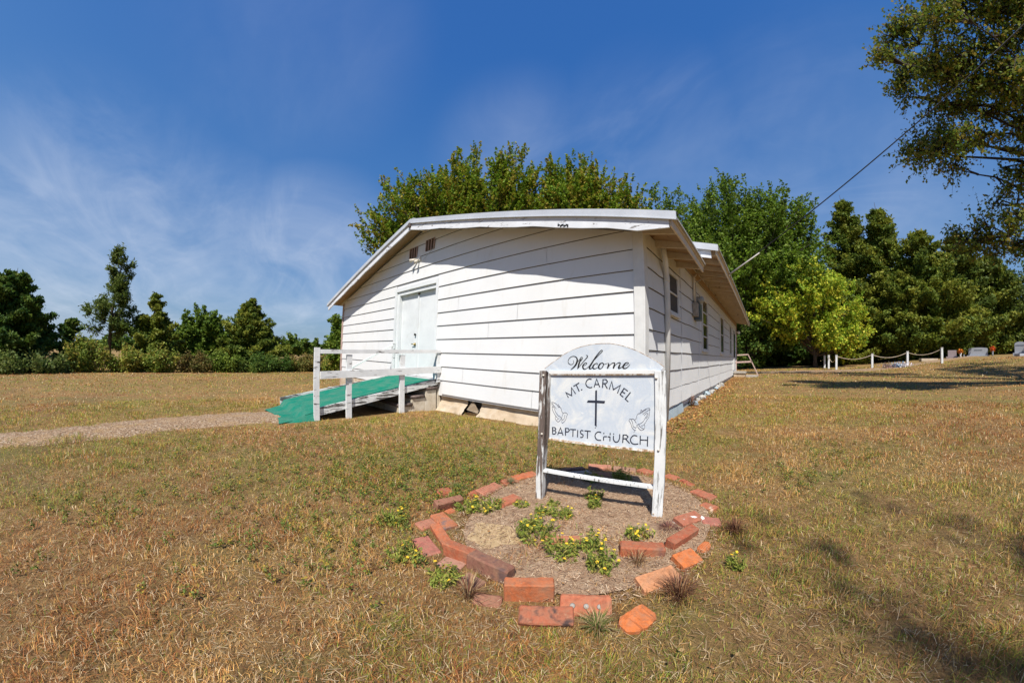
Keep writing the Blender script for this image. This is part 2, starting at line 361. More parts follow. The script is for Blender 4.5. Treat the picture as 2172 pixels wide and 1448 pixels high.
# ---- roof: front section and higher rear section
def roofsheet(name, y0, y1, xl, xr, zr, fn, th=.022):
    m = MB(fn); ny = int((y1-y0)/.019); A = lambda y: .006*math.cos(2*math.pi*y/.076)
    for xe, sgn in ((xl, -1), (xr, 1)):
        ze = zr-.25*abs(xe-RX)
        vs = []; fs = []
        for k in range(ny+1):
            y = y0+(y1-y0)*k/ny; d = A(y)
            vs += [(RX, y, zr+d), (xe, y, ze+d), (xe, y, ze+d-th), (RX, y, zr+d-th)]
        for k in range(ny):
            b = 4*k
            for q in range(4): fs.append((b+q, b+(q+1) % 4, b+4+(q+1) % 4, b+4+q))
        fs += [(0, 1, 2, 3), (4*ny+3, 4*ny+2, 4*ny+1, 4*ny)]
        m.add(vs, fs)
    m.box(RX-.12, RX+.12, y0, y1, zr+.004, zr+.022)
    return m.build(name, MAT['roof'], church, smooth=False)
ZRT = 3.185
roof1 = roofsheet('roof', -.45, 2.05, -11.07, .575, ZRT, lambda x, y, z: (x, y, z))
roof2 = roofsheet('roof', 1.90, 16.85, -11.3, .80, 3.53, SK)
def rake(mat, name, y, dy, ztop, h, xl, xr, zr, parent, fn=None, skip=.0, notch=False):
    m = MB(fn)
    for xe in (xl, xr):
        s = -1 if xe < RX else 1
        a, c = RX+s*skip, xe
        za, zc = zr-.25*abs(a-RX)+ztop, zr-.25*abs(c-RX)+ztop
        n = 14
        for k in range(n):
            t0, t1 = k/n, (k+1)/n
            xa, xb = a+(c-a)*t0, a+(c-a)*t1; z0, z1 = za+(zc-za)*t0, za+(zc-za)*t1
            ha = h*(1+.05*math.sin(xa*5.1)*(notch)); hb = h*(1+.05*math.sin(xb*5.1)*(notch))
            if notch and s > 0 and k == n-1: hb = h*.72
            pts = [(xa, z0-ha), (xb, z1-hb), (xb, z1), (xa, z0)]
            if xb < xa: pts = pts[::-1]
            m.prism(pts, lambda x, z: (x, y+dy, z), lambda x, z: (x, y, z))
    return m.build(name, mat, parent)
# metal gable trim, rake board, soffit of the front section
MB().box(RX-.045, RX+.05, -.50, -.40, ZRT-.20, ZRT-.09).build('rusty_ridge_end', MAT['pipe'], roof1, bevel=.015)
tr = rake(MAT['metal'], 'gable_trim', -.478, .024, .012, .105, -11.09, .60, ZRT, roof1)
rake(MAT['metal'], 'gable_trim', -.490, .036, -.090, .012, -11.09, .60, ZRT, roof1)
rake(MAT['fascia'], 'rake_board', -.451, .030, -.028, .235, -10.98, .50, ZRT, roof1, None, .0, True)
so1 = MB()
for s, xe in ((-1, -10.99), (1, .46)):
    z = lambda x: ZRT-.035-.25*abs(x-RX)
    pts = [(RX, z(RX)), (xe, z(xe))]
    so1.hexa([(min(RX, xe), -.42, z(min(RX, xe))-.012), (max(RX, xe), -.42, z(max(RX, xe))-.012), (max(RX, xe), -.001, z(max(RX, xe))-.012), (min(RX, xe), -.001, z(min(RX, xe))-.012)],
             [(min(RX, xe), -.42, z(min(RX, xe))), (max(RX, xe), -.42, z(max(RX, xe))), (max(RX, xe), -.001, z(max(RX, xe))), (min(RX, xe), -.001, z(min(RX, xe)))])
so1.build('soffit', MAT['soffit'], church)
MB().bar((RX, -.43, ZRT-.13), (RX, -.02, ZRT-.13), .06, .12).build('lookout', MAT['rafter'], church)
hl_ = MB()
for k in range(9):
    x_ = -1.10+k*.02; hl_.box(x_, x_+.024, -.4535, -.4515, 1.895-.25*(x_+1.1)+.012*math.sin(k*2.1), 1.925-.25*(x_+1.1)+.010*math.cos(k*1.7))
hl_.build('rotten_patch', MAT['black'], roof1)
# right eave of the front section: deck, outriggers and fascia
def eave(y0, y1, xe, zr, ys, fn, th=.02, xwall=.0, rh=.115):
    z = lambda x: zr-.034-.25*(x-RX)
    d = MB(fn); d.hexa([(xwall-.05, y0, z(xwall-.05)-th), (xe, y0, z(xe)-th), (xe, y1, z(xe)-th), (xwall-.05, y1, z(xwall-.05)-th)],
                     [(xwall-.05, y0, z(xwall-.05)), (xe, y0, z(xe)), (xe, y1, z(xe)), (xwall-.05, y1, z(xwall-.05))])
    d.build('soffit', MAT['soffit'], church)
    for y in ys:
        m = MB(fn); m.hexa([(xwall+.006, y-.019, z(xwall)-th-rh-.01), (xe-.002, y-.019, z(xe)-th-rh*.72), (xe-.002, y+.019, z(xe)-th-rh*.72), (xwall+.006, y+.019, z(xwall)-th-rh-.01)],
                          [(xwall+.006, y-.019, z(xwall)-th-.001), (xe-.002, y-.019, z(xe)-th-.001), (xe-.002, y+.019, z(xe)-th-.001), (xwall+.006, y+.019, z(xwall)-th-.001)])
        m.build('rafter_tail', MAT['rafter'], church)
    f = MB(fn); f.box(xe, xe+.024, y0-.0, y1, z(xe)-.135, z(xe)+.012); f.box(xe+.025, xe+.045, y0, y1, z(xe)-.030, z(xe)+.016)
    f.build('fascia_board', MAT['rafter'], church)
eave(-.42, 2.03, .50, ZRT, [-.02, .62, 1.26, 1.9], lambda x, y, z: (x, y, z))
eave(1.98, 16.8, .73, 3.53, [2.2+.61*k for k in range(24)], SK, xwall=.0)
# gable end of the higher rear roof showing past the front roof
g2 = MB(SK); zf = lambda x: 3.53-.25*(x-RX)
for a, c in ((-5.2, .80),):
    g2.prism([(a, zf(a)-.11), (c, zf(c)-.11), (c, zf(c)+.01), (a, zf(a)+.01)], lambda x, z: (x, 1.90, z), lambda x, z: (x, 1.87, z))
g2.build('gable_trim', MAT['metal'], church)
g3 = MB(SK)
g3.prism([(-5.2, zf(-5.2)-.25), (.66, zf(.66)-.25), (.66, zf(.66)-.03), (-5.2, zf(-5.2)-.03)], lambda x, z: (x, 1.96, z), lambda x, z: (x, 1.925, z))
g3.build('rake_board', MAT['fascia'], church)
# frieze board under the rear eave
MB(SK).box(.021, .040, 2.2, LEN-.1, 1.86, 2.02).build('frieze_board', MAT['soffit'], church)
# ---- door
dj = MB()
dj.box(DX0-.09, DX0, -.034, -.004, DZ0+.0, DZ1+.10).box(DX1, DX1+.09, -.034, -.004, DZ0, DZ1+.10).box(DX0+.001, DX1-.001, -.036, -.004, DZ1-.0, DZ1+.10)
dj.box(DX0-.001, DX0+.12, -.002, .14, DZ0, DZ1-.001).box(DX1-.03, DX1+.001, -.002, .14, DZ0, DZ1-.001).box(DX0+.12, DX1-.03, -.002, .14, DZ1-.10, DZ1-.001)
fr = dj.build('door_frame', MAT['door'], church)
MB().box(DX0-.05, DX1+.05, -.05, .14, DZ0-.05, DZ0-.001).build('threshold', MAT['metal'], fr)
mid = -5.46
for a, c in ((DX0+.125, mid-.002), (mid+.002, DX1-.032)):
    d = MB().box(a, c, .085, .125, DZ0+.01, DZ1-.105).build('door', MAT['door'], church, bevel=.003)
    if a < -6: ld = d
MB().box(mid-.022, mid+.030, .060, .084, DZ0+.02, DZ1-.11).build('astragal', MAT['door'], ld)
MB().box(mid-.03, mid+.03, .060, .084, DZ1-.16, DZ1-.115).build('top_bolt', MAT['pinkwood'], ld)
MB().ball((mid-.08, .05, .46), .030, 12, 8, (1,.6,1)).tube([(mid-.08, .084, .46), (mid-.08, .05, .46)], .02).build('deadbolt', MAT['black'], ld, True)
kb = MB(); kb.tube([(mid-.085, .084, .22), (mid-.085, .045, .22)], .034, 14); kb.tube([(mid-.085, .05, .22), (mid-.20, .035, .225)], [.013, .011], 8); kb.build('handle', MAT['brass'], ld, True)
# ---- gable vents, floodlight, loose wires
for x0, z0 in ((-5.86, 2.40), (-5.12, 2.45)):
    m = MB(); w = .34; h = .28
    fo = MB().box(x0, x0+w, -.032, -.010, z0, z0+h).build('vent', MAT['vent'], church)
    for k in range(4): m.box(x0+w*k/3-.012, x0+w*k/3+.012, -.046, -.033, z0, z0+h)
    m.build('vent_bars', MAT['pinkwood'], fo)
    s = MB()
    for k in range(7): s.box(x0+.013, x0+w-.013, -.040, -.0335, z0+.02+k*.04, z0+.028+k*.04)
    s.build('vent_slats', MAT['vent'], fo)
lampo = MB().box(-5.50, -5.34, -.05, -.018, 2.27, 2.37).build('floodlight', MAT['white'], church)
for a, bb in (((-5.46, -.06, 2.32), (-5.60, -.17, 2.28)), ((-5.38, -.06, 2.30), (-5.36, -.16, 2.20))):
    m = MB(); m.tube([a, tuple((Vector(a)+Vector(bb))/2), bb], [.016, .03, .048], 10); m.build('lamp_head', MAT['conduit'], lampo, True)
MB().tube([(-5.36, -.03, 2.28), (-5.2, -.05, 2.24), (-4.95, -.04, 2.38), (-4.75, -.04, 2.5)], .004, 5).build('loose_wire', MAT['wirew'], church)
MB().tube([(-1.75, -.40, 2.13), (-1.5, -.36, 2.05), (-1.15, -.25, 1.93), (-.8, -.2, 1.90), (-.5, -.25, 1.90), (-.28, -.38, 1.93)], .0045, 5).build('loose_wire', MAT['wirew'], church)
# ---- side windows
def window(y0, y1, z0, z1, glass, fw_=.065, bars=(.5,)):
    f = MB(SK)
    f.box(.0, .046, y0-fw_, y0, z0-fw_, z1+fw_).box(.0, .046, y1, y1+fw_, z0-fw_, z1+fw_).box(.0, .046, y0+.0005, y1-.0005, z1, z1+fw_).box(.0, .046, y0+.0005, y1-.0005, z0-fw_, z0)
    fo = f.build('window', MAT['trim'], church)
    MB(SK).box(.015, .024, y0+.0005, y1-.0005, z0+.0005, z1-.0005).build('pane', glass, fo)
    s = MB(SK)
    for bq in bars: s.box(.0245, .040, y0+.001, y1-.001, z0+(z1-z0)*bq-.014, z0+(z1-z0)*bq+.014)
    s.box(.0245, .036, y0+.001, y0+.022, z0+.001, z1-.001).box(.0245, .036, y1-.022, y1-.001, z0+.001, z1-.001)
    s.build('sash', MAT['trim'], fo)
    MB(SK).box(.0465, .075, y0-fw_, y1+fw_, z0-fw_-.02, z0-fw_+.018).build('sill', MAT['trim'], fo)
window(1.20, 1.80, .80, 1.43, MAT['screen'])
window(4.45, 5.25, .26, 1.50, MAT['pane'], bars=(.5, .25, .75))
window(8.35, 9.35, .26, 1.50, MAT['pane'])
window(12.05, 12.85, .26, 1.50, MAT['pane'])
dr = MB(SK).box(.0, .045, 13.95, 15.0, -.55, 1.55).build('side_door', MAT['trim'], church)
MB(SK).box(.0455, .055, 14.05, 14.9, .1, 1.45).build('pane', MAT['pane'], dr)
# vertical seam covers
for y, w in ((2.12, .010), (4.0, .007), (8.0, .006)): MB(SK).box(.019, .0225, y-w, y+w, -.78, 1.8).build('seam_strip', MAT['fascia'], church)
# ---- drain pipe, meter, conduit, lamp, knobs
dp = MB(); dp.tube([(.12, .70, 1.70), (.12, .72, 1.60), (.12, .78, 1.48), (.085, .93, 1.36), (.075, .97, 1.24), (.075, .97, -.98)], .045, 14)
dp.tube([(.075, .97, 1.30), (.075, .97, 1.22)], .052, 14); dp.build('drain_pipe', MAT['trim'], church, True)
mt = MB(SK).box(.022, .15, 3.38, 3.68, .86, 1.24).build('meter_box', MAT['meter'], church, bevel=.008)
MB(SK).box(.022, .13, 3.20, 3.36, .93, 1.22).build('breaker_box', MAT['greywood'], church)
MB(SK).tube([(.04, 3.60, 1.34), (.17, 3.60, 1.34)], .085, 16).ball((.17, 3.6, 1.34), .078, 14, 8, (.6, 1, 1)).build('meter_glass', MAT['glass'], mt, True)
MB(SK).tube([(.055, 3.30, 1.22), (.055, 3.30, 1.80), (.10, 3.35, 1.88)], .028, 10).build('conduit', MAT['conduit'], church, True)
MB(SK).tube([(.055, 3.50, 1.24), (.055, 3.50, 1.44), (.06, 3.48, 1.72), (.2, 3.7, 1.86), (.62, 4.02, 1.95)], .010, 6).build('service_wire', MAT['wirew'], church, True)
MB(SK).tube([(.04, 16.1, 1.52), (.13, 16.1, 1.52)], .03).ball((.18, 16.1, 1.50), .085, 12, 8).build('porch_lamp', MAT['white'], church, True)
# ---- skirt and foundation under the front wall
fs_ = MB(); r3 = random.Random(3)
def skirt(x0, x1, fn_y, n=40, ztop=-.86):
    vs = []; fc = []; m = 9
    for i in range(n+1):
        x = x0+(x1-x0)*i/n
        for j in range(m+1):
            t = j/m; zb = zn(x, -.1)-.05; z = ztop+(zb-ztop)*t
            y = -.0 + fn_y(x, t)
            vs.append((x, y, z))
    for i in range(n):
        for j in range(m):
            a = i*(m+1)+j; fc.append((a, a+1, a+m+2, a+m+1))
    return vs, fc
import mathutils
nz = lambda x, y, s: mathutils.noise.noise(Vector((x*s, y*s, 3.3)))
yf = lambda x, t: .075 - .16*max(0, t-.35+.18*nz(x, 0, 1.6))*1.5 - .05*nz(x, t*2, 2.3)*t - .03*nz(x, t, 7)*t
for x0, x1 in ((-4.42, -3.52), (-3.12, 0.02)):
    v_, f_ = skirt(x0, x1, yf); MB().add(v_, f_).build('skirting', MAT['plaster'], church, True)
for x0, x1 in ((-BW, -6.50),):
    v_, f_ = skirt(x0, x1, lambda x, t: .0-.05*t); fs_.add(v_, f_)
# strip over the vent hole and its hanging fringe
strip_ = MB(); strip_.add([(-3.521, -.03, zn(-3.5, 0)+.0), (-3.12, -.03, zn(-3.1, 0)+.02), (-3.12, .03, zn(-3.1, 0)-.05), (-3.521, .03, zn(-3.5, 0)-.05)], [(0, 1, 2, 3)])
strip_.build('skirting_strip', MAT['plaster'], church); fs_.build('skirting', MAT['plaster'], church, True)
MB().box(-3.60, -3.05, .10, .12, -1.3, -.80).build('vent_hole', MAT['black'], church)
MB().add([(-3.50, .02, -1.10), (-3.14, -.02, -1.12), (-3.16, .03, -1.08), (-3.34, .05, -.90)], [(0, 1, 2, 3), (0, 3, 2, 1)]).build('torn_flap', MAT['plaster'], church)
MB().box(-6.5, -4.42, -.02, .05, -1.3, -.61).build('stoop_wall', MAT['concrete'], church)
MB(SK).box(-.10, -.02, .1, LEN, -1.3, -.79).build('skirting', MAT['blue'], church)
bb_ = MB(SK); bb_.hexa([(.01, .12, -1.10), (.06, .12, -1.10), (.06, 2.3, -1.06), (.01, 2.3, -1.06)], [(.0, .12, -.90), (.02, .12, -.90), (.02, 2.3, -.84), (.0, 2.3, -.84)])
bb_.build('flashing_board', MAT['blue'], church)
# rubble stones under the side wall
r4 = random.Random(12)
for k in range(9):
    y = 3.1+k*.62+r4.uniform(-.2, .2); m = MB(); sz_ = r4.uniform(.06, .12)
    x = .06+.02*y+r4.uniform(-.03, .05)
    m.ball((x, y, zn(x, y)+sz_*.5), sz_, 8, 5, (1, r4.uniform(.9, 1.5), r4.uniform(.7, 1)), .22, r4)
    tag(m.build('foundation_stone', MAT['stone'] if k % 3 else MAT['blue'], None), ('first', 'second', 'third', 'fourth', 'fifth', 'sixth', 'seventh', 'eighth', 'farthest')[k]+' rubble stone from the sign end along the foot of the side wall', 'stone', 'stones along the foot of the side wall')
# ------------------------------------------------------------ entrance ramp, steps
RXN, RXF = -4.42, -6.42
ramp = empty('wheelchair_ramp', (-5.4, -1.5, -1.15), 'white railed entrance ramp covered in green turf carpet leading to the double door', 'ramp')
zr = lambda y: -.575+(y/2.95)*.56      # deck height
dk = MB(); dk.hexa([(RXF+.03, -2.62, zr(-2.62)-.05), (RXN-.02, -2.62, zr(-2.62)-.05), (RXN-.02, -.02, zr(0)-.05), (RXF+.03, -.02, zr(0)-.05)],
                  [(RXF+.03, -2.62, zr(-2.62)-.012), (RXN-.02, -2.62, zr(-2.62)-.012), (RXN-.02, -.02, zr(0)-.012), (RXF+.03, -.02, zr(0)-.012)])
dk.build('deck', MAT['greywood'], ramp)
cp = MB(); nx, ny = 26, 40; vs = []; fc = []
for j in range(ny+1):
    y = -.02-j*3.30/ny
    for i in range(nx+1):
        t = i/nx; xa, xb = RXF+.04, RXN-.025
        e = max(0, (-y-2.9)/.40)
        xa2 = xa+e*.42; xb2 = xb+e*.15; yy = y + (.0 if e == 0 else e*.10*math.sin(t*3))
        x = xa2+(xb2-xa2)*t
        z = zr(y) if -y < 2.75 else max(zr(y), zn(x, yy)+.012)
        if e > 0: z = zn(x, yy)+.018+(1-e)*.02+.012*nz(x, yy, 5)
        else: z += (.014*max(0, nz(x, y, 2.2))+.008*abs(nz(x*.6, y, 6)))*min(1, -y)+.006
        vs.append((x, yy, z))
for j in range(ny):
    for i in range(nx): a = j*(nx+1)+i; fc.append((a, a+1, a+nx+2, a+nx+1))
cp.add(vs, fc)
# edge of the carpet hanging over the near foot of the ramp
vs = []; fc = []
for k in range(9):
    y = -2.62-k*.075; x = RXN-.02; zt = max(zr(y), zn(x, y)+.02)
    vs += [(x, y, zt+.003), (x+.06+.02*nz(y, 0, 6), y, (zt+zn(x, y))/2), (x+.10, y-.01, zn(x, y)+.004)]
for k in range(8):
    a = 3*k; fc += [(a, a+1, a+4, a+3), (a+1, a+2, a+5, a+4)]
cp.add(vs, fc)
cp.build('carpet', MAT['turf'], ramp, True)
def curb(x0, x1, ya, yb, top0, bot0, topw, botw, mat):
    m = MB(); m.hexa([(x0, ya, bot0), (x1, ya, bot0), (x1, yb, botw), (x0, yb, botw)], [(x0, ya, top0), (x1, ya, top0), (x1, yb, topw), (x0, yb, topw)]); return m.build('side_board', mat, ramp)
curb(RXN-.018, RXN+.02, -2.60, -.03, -.985, -1.125, -.535, -.66, MAT['rampb'])
curb(RXF-.02, RXF+.02, -2.90, -.04, -1.055, -1.20, -.58, -.72, MAT['rampb'])
for y, w, zt in ((-2.645, .095, .043), (-2.055, .10, -.062), (-.95, .105, -.045), (-.05, .09, -.001)):
    MB().box(RXN+.022, RXN+.072, y-w/2, y+w/2, zn(RXN, y)-.08 if y < -.1 else -.62, zt).build('post', MAT['ramp'], ramp)
MB().hexa([(RXN-.04, -2.59, -.058), (RXN+.09, -2.59, -.058), (RXN+.09, .0-.03, .020), (RXN-.04, -.03, .020)], [(RXN-.04, -2.59, .012), (RXN+.09, -2.59, .012), (RXN+.09, -.03, .09), (RXN-.04, -.03, .09)]).build('top_rail', MAT['ramp'], ramp)
MB().hexa([(RXN+.073, -2.69+.10, -.485), (RXN+.11, -2.59, -.485), (RXN+.11, -.022, -.405), (RXN+.073, -.022, -.405)], [(RXN+.073, -2.59, -.36), (RXN+.11, -2.59, -.36), (RXN+.11, -.022, -.265), (RXN+.073, -.022, -.265)]).build('middle_rail', MAT['ramp'], ramp)
MB().bar((RXF, -.04, .22), (RXF, -1.28, -.45), .04, .04).build('far_handrail', MAT['white'], ramp)
MB().box(RXF-.03, RXF+.03, -.085, -.025, -.66, .26).build('post', MAT['ramp'], ramp)
MB().box(RXF-.03, RXF+.03, -1.22, -1.16, -1.2, -.44).build('post', MAT['pinkwood'], ramp)
steps = empty('entrance_steps', (-4.9, -.4, -1.2), 'old concrete steps with dark rusty pipe nosings hidden under the ramp', 'steps')
st = MB(); st.box(-6.2, -4.43, -.34, -.052, -1.35, -.78).box(-6.2, -4.43, -.68, -.341, -1.35, -.94).box(-6.2, -4.43, -.98, -.681, -1.35, -1.09)
st.build('stair_body', MAT['concrete'], steps, bevel=.012)
for y, z in ((-.33, -.745), (-.67, -.905), (-.97, -1.06)):
    MB().tube([(-6.2, y, z), (-5.2, y+.004, z+.003), (-4.42, y, z)], .034, 10).tube([(-4.425, y, z), (-4.425, y+.30, z+.01)], .034, 10).build('nosing', MAT['pipe'], steps, True)
# white board standing at the corner of ramp and wall
# rear steps of the side door
rs = empty('rear_steps', (.9, 14.5, -.95), 'low mossy concrete steps at the far side door of the church', 'steps')
def F_(x, y): return SK(x, y, 0)[0]
MB(SK).box(.06, .62, 14.0, 15.0, -1.02, -.70).build('step', MAT['plaster'], rs, bevel=.01)
MB(SK).box(.05, .66, 13.95, 15.05, -.699, -.62).build('step_slab', MAT['greywood'], rs)
MB(SK).box(.67, 1.25, 14.0, 15.0, -1.02, -.80).build('step_slab', MAT['greywood'], rs)
hr = empty('wooden_handrail', (1.2, 15.2, -.9), 'slanted pinkish wooden handrail frame beside the far side steps', 'handrail')
MB().bar((1.02, 15.1, .28), (1.62, 15.1, -.92), .05, .12, (0,1,0)).build('slanted_post', MAT['pinkwood'], hr)
MB().bar((.36, 15.06, -.16), (1.22, 15.06, -.11), .04, .09).build('rail', MAT['pinkwood'], hr)
MB().bar((.45, 15.06, .22), (1.03, 15.06, .26), .04, .07).build('rail', MAT['pinkwood'], hr)
o = MB().box(-10.15, -9.78, -.62, -.40, zn(-10, -.5)-.02, zn(-10, -.5)+.06)
clayb = o.build('clay_block', MAT['stone'])
tag(clayb, 'flat reddish clay block on the ground at the left corner of the church', 'brick')
# ------------------------------------------------------------ overhead service cable
def sagline(a, b, sag, n=24):
    a = Vector(a); b = Vector(b)
    return [tuple(a+(b-a)*t-Vector((0,0,sag*4*t*(1-t)))) for t in [i/n for i in range(n+1)]]
cab = MB(); P0 = (.86, 4.05, 1.98); P1 = (13.4, -.2, 8.9)
cab.tube(sagline(P0, P1, .02), .012, 7)
cabo = cab.build('service_cable', MAT['wire'])
tag(cabo, 'black overhead service cable running from the side eave up into the tree', 'cable')
for k, (dz_, ye) in enumerate(((.0, 3.6), (.03, 4.3))):
    MB().tube([P0, (.78+.1*k, 3.95, 1.94), (.62, ye, 1.90-dz_)], .006, 5).build('insulator_wire', MAT['wirew'], cabo, True)
MB().tube([(.86, 4.05, 1.98), (1.6, 3.80, 2.36)], [.02, .016], 8).build('cable_grip', MAT['wirew'], cabo, True)
BRICKS = [
(-0.306, -2.118, 0.05, 69, 0.221, 'f', 'orange', 0, "bright orange brick lying flat just left of the sign's weathered post"),
(-0.321, -2.292, 0.045, 68, 0.134, 'f', 'orange2', 0, "short orange brick second left of the sign's weathered post, end on to the orange one"),
(-0.335, -2.528, 0.05, 92, 0.221, 'r', 'pink', 8, 'reddish pink brick with scored ridges across its top, upper left of the ring'),
(-0.376, -2.646, 0.035, 103, 0.095, 'q', 'red', 0, 'small red brick fragment at the left end of the scored ridged brick'),
(-0.544, -2.799, 0.045, 76, 0.119, 'f', 'red', 0, 'red brick half hidden in green grass behind the propped brown brick'),
(-0.324, -2.939, 0.085, 82, 0.213, 'e', 'brown', 14, 'dull brown brick propped on edge over a gap at the upper left of the ring'),
(-0.258, -2.966, 0.03, 92, 0.062, 'q', 'orange', 0, 'small orange brick chip under the propped brown brick'),
(-0.153, -3.104, 0.05, -9, 0.152, 'f', 'dusk', 0, 'orange brick with a smoky grey top, left side just below the propped brick'),
(-0.197, -3.183, 0.04, 86, 0.081, 'f', 'pink', 0, 'faded pink brick sunk in grass, leftmost outside the double row'),
(-0.015, -3.22, 0.06, -19, 0.24, 'e', 'orange', 5, 'orange brick with bright sharp edge curving beside the sandy patch'),
(0.004, -3.345, 0.035, -13, 0.192, 'f', 'rose', 0, 'flat rose red brick sunk at the far left outside the orange one'),
(0.22, -3.285, 0.085, 12, 0.169, 'e', 'rust', -4, 'rusty red brick on edge below the sandy patch'),
(0.408, -3.269, 0.085, 6, 0.24, 'w', 'dark', -6, 'largest dark brown brick with stained top at the lower left of the ring'),
(0.229, -3.352, 0.03, 15, 0.129, 'f', 'pale', 0, 'pale pink brick with a white mark low outside the rusty red brick'),
(0.4, -3.38, 0.03, 1, 0.111, 'f', 'dull', 0, 'dull brown brick buried under dry stems at the lower left'),
(0.535, -3.396, 0.045, 30, 0.107, 'e', 'brown', 22, 'brown brick tipped on its side below the largest dark brown brick'),
(0.66, -3.286, 0.1, 38, 0.21, 'e', 'orangebig', 0, 'large clean orange brick standing on edge at the front of the ring'),
(0.784, -3.34, 0.075, 37, 0.209, 'w', 'rustdark', 30, 'rust and black stained brick leaning in front of the large orange brick'),
(0.873, -3.188, 0.06, 34, 0.208, 'h', 'orange2', 40, 'orange brick with round core holes in its face at the front'),
(1.093, -3.168, 0.055, 69, 0.161, 'b', 'vivid', 10, 'vivid orange broken round-ended brick nearest the camera'),
(1.08, -2.887, 0.06, 55, 0.209, 'f', 'peach', 12, 'long peach brick with a dark smear behind the red grass tuft, lower right'),
(1.154, -2.666, 0.06, 60, 0.137, 'f', 'vivid', 14, 'bright orange brick above the peach one on the right side'),
(1.217, -2.495, 0.04, -17, 0.06, 'b', 'vivid', 0, 'small rounded orange brick piece at the outer right, beyond the bright orange brick'),
(1.086, -2.477, 0.075, 69, 0.24, 'e', 'red', 8, 'red brick standing on edge at an angle with a darker end face, right side'),
(0.934, -2.701, 0.075, 28, 0.233, 'w', 'rust', 0, 'long red brick with dark left end inside the ring, right of centre'),
(1.07, -2.221, 0.06, 58, 0.179, 'f', 'white', 8, "brick splashed with white paint beside the sign's right post"),
(1.203, -2.168, 0.035, 18, 0.094, 'f', 'rose', 0, 'rose brick with a cream mortar spot at the outer right'),
(1.088, -1.745, 0.035, -28, 0.167, 'f', 'red2', 0, 'clean red brick at the upper right curve of the ring'),
(1.157, -1.95, 0.035, -27, 0.121, 'f', 'mortar', 0, 'red brick with a smear of cream mortar, below the clean red one on the right'),
(0.846, -2.403, 0.03, -4, 0.21, 'w', 'orange2', 0, "broad orange red slab brick at the foot of the sign's right post"),
(0.531, -2.822, 0.055, 40, 0.201, 'w', 'chip', 0, 'orange brick with a rough grey broken corner lying alone among the yellow flowers'),
(-0.058, -2.61, 0.06, 84, 0.165, 'f', 'orange2', 0, 'single orange brown brick lying inside the ring toward the upper left'),
(-0.179, -1.852, 0.04, 36, 0.116, 'f', 'purple', 0, "dark purple brick right beside the sign's left post at the back"),
(-0.046, -1.743, 0.06, 54, 0.219, 'e', 'purple', 0, 'long dark purple brick behind the sign, next to the grey block'),
(0.053, -1.806, 0.055, 53, 0.218, 'f', 'grey', 0, 'slim blue grey block leaning behind the sign'),
(0.225, -1.706, 0.04, 21, 0.164, 'f', 'dark', 0, 'dark brown brick in shade behind the sign, right of the grey block'),
(0.116, -1.528, 0.05, 31, 0.212, 'f', 'pinkor', 0, 'pinkish orange brick at the very back of the ring'),
(0.337, -1.47, 0.045, 22, 0.204, 'f', 'tanb', 0, 'dusty brown brick at the back, right of the pinkish orange one'),
(0.527, -1.427, 0.04, -23, 0.142, 'f', 'orange2', 0, "orange brick at the back seen just left of the sign's right post"),
(0.537, -1.811, 0.055, 4, 0.117, 's', 'slate', 0, "rounded slate grey stone above the sign's bottom rail"),
(0.651, -1.797, 0.04, -14, 0.114, 'f', 'tan', 0, 'pale tan brick with a knot-like spot beside the slate grey stone'),
(0.768, -1.449, 0.03, -19, 0.122, 'f', 'orange2', 0, "low orange brick just right of the sign's right post at the back"),
(0.918, -1.529, 0.03, -39, 0.15, 'q', 'red', 0, 'crumbled red brick between the low orange brick and the clean red brick'),
]
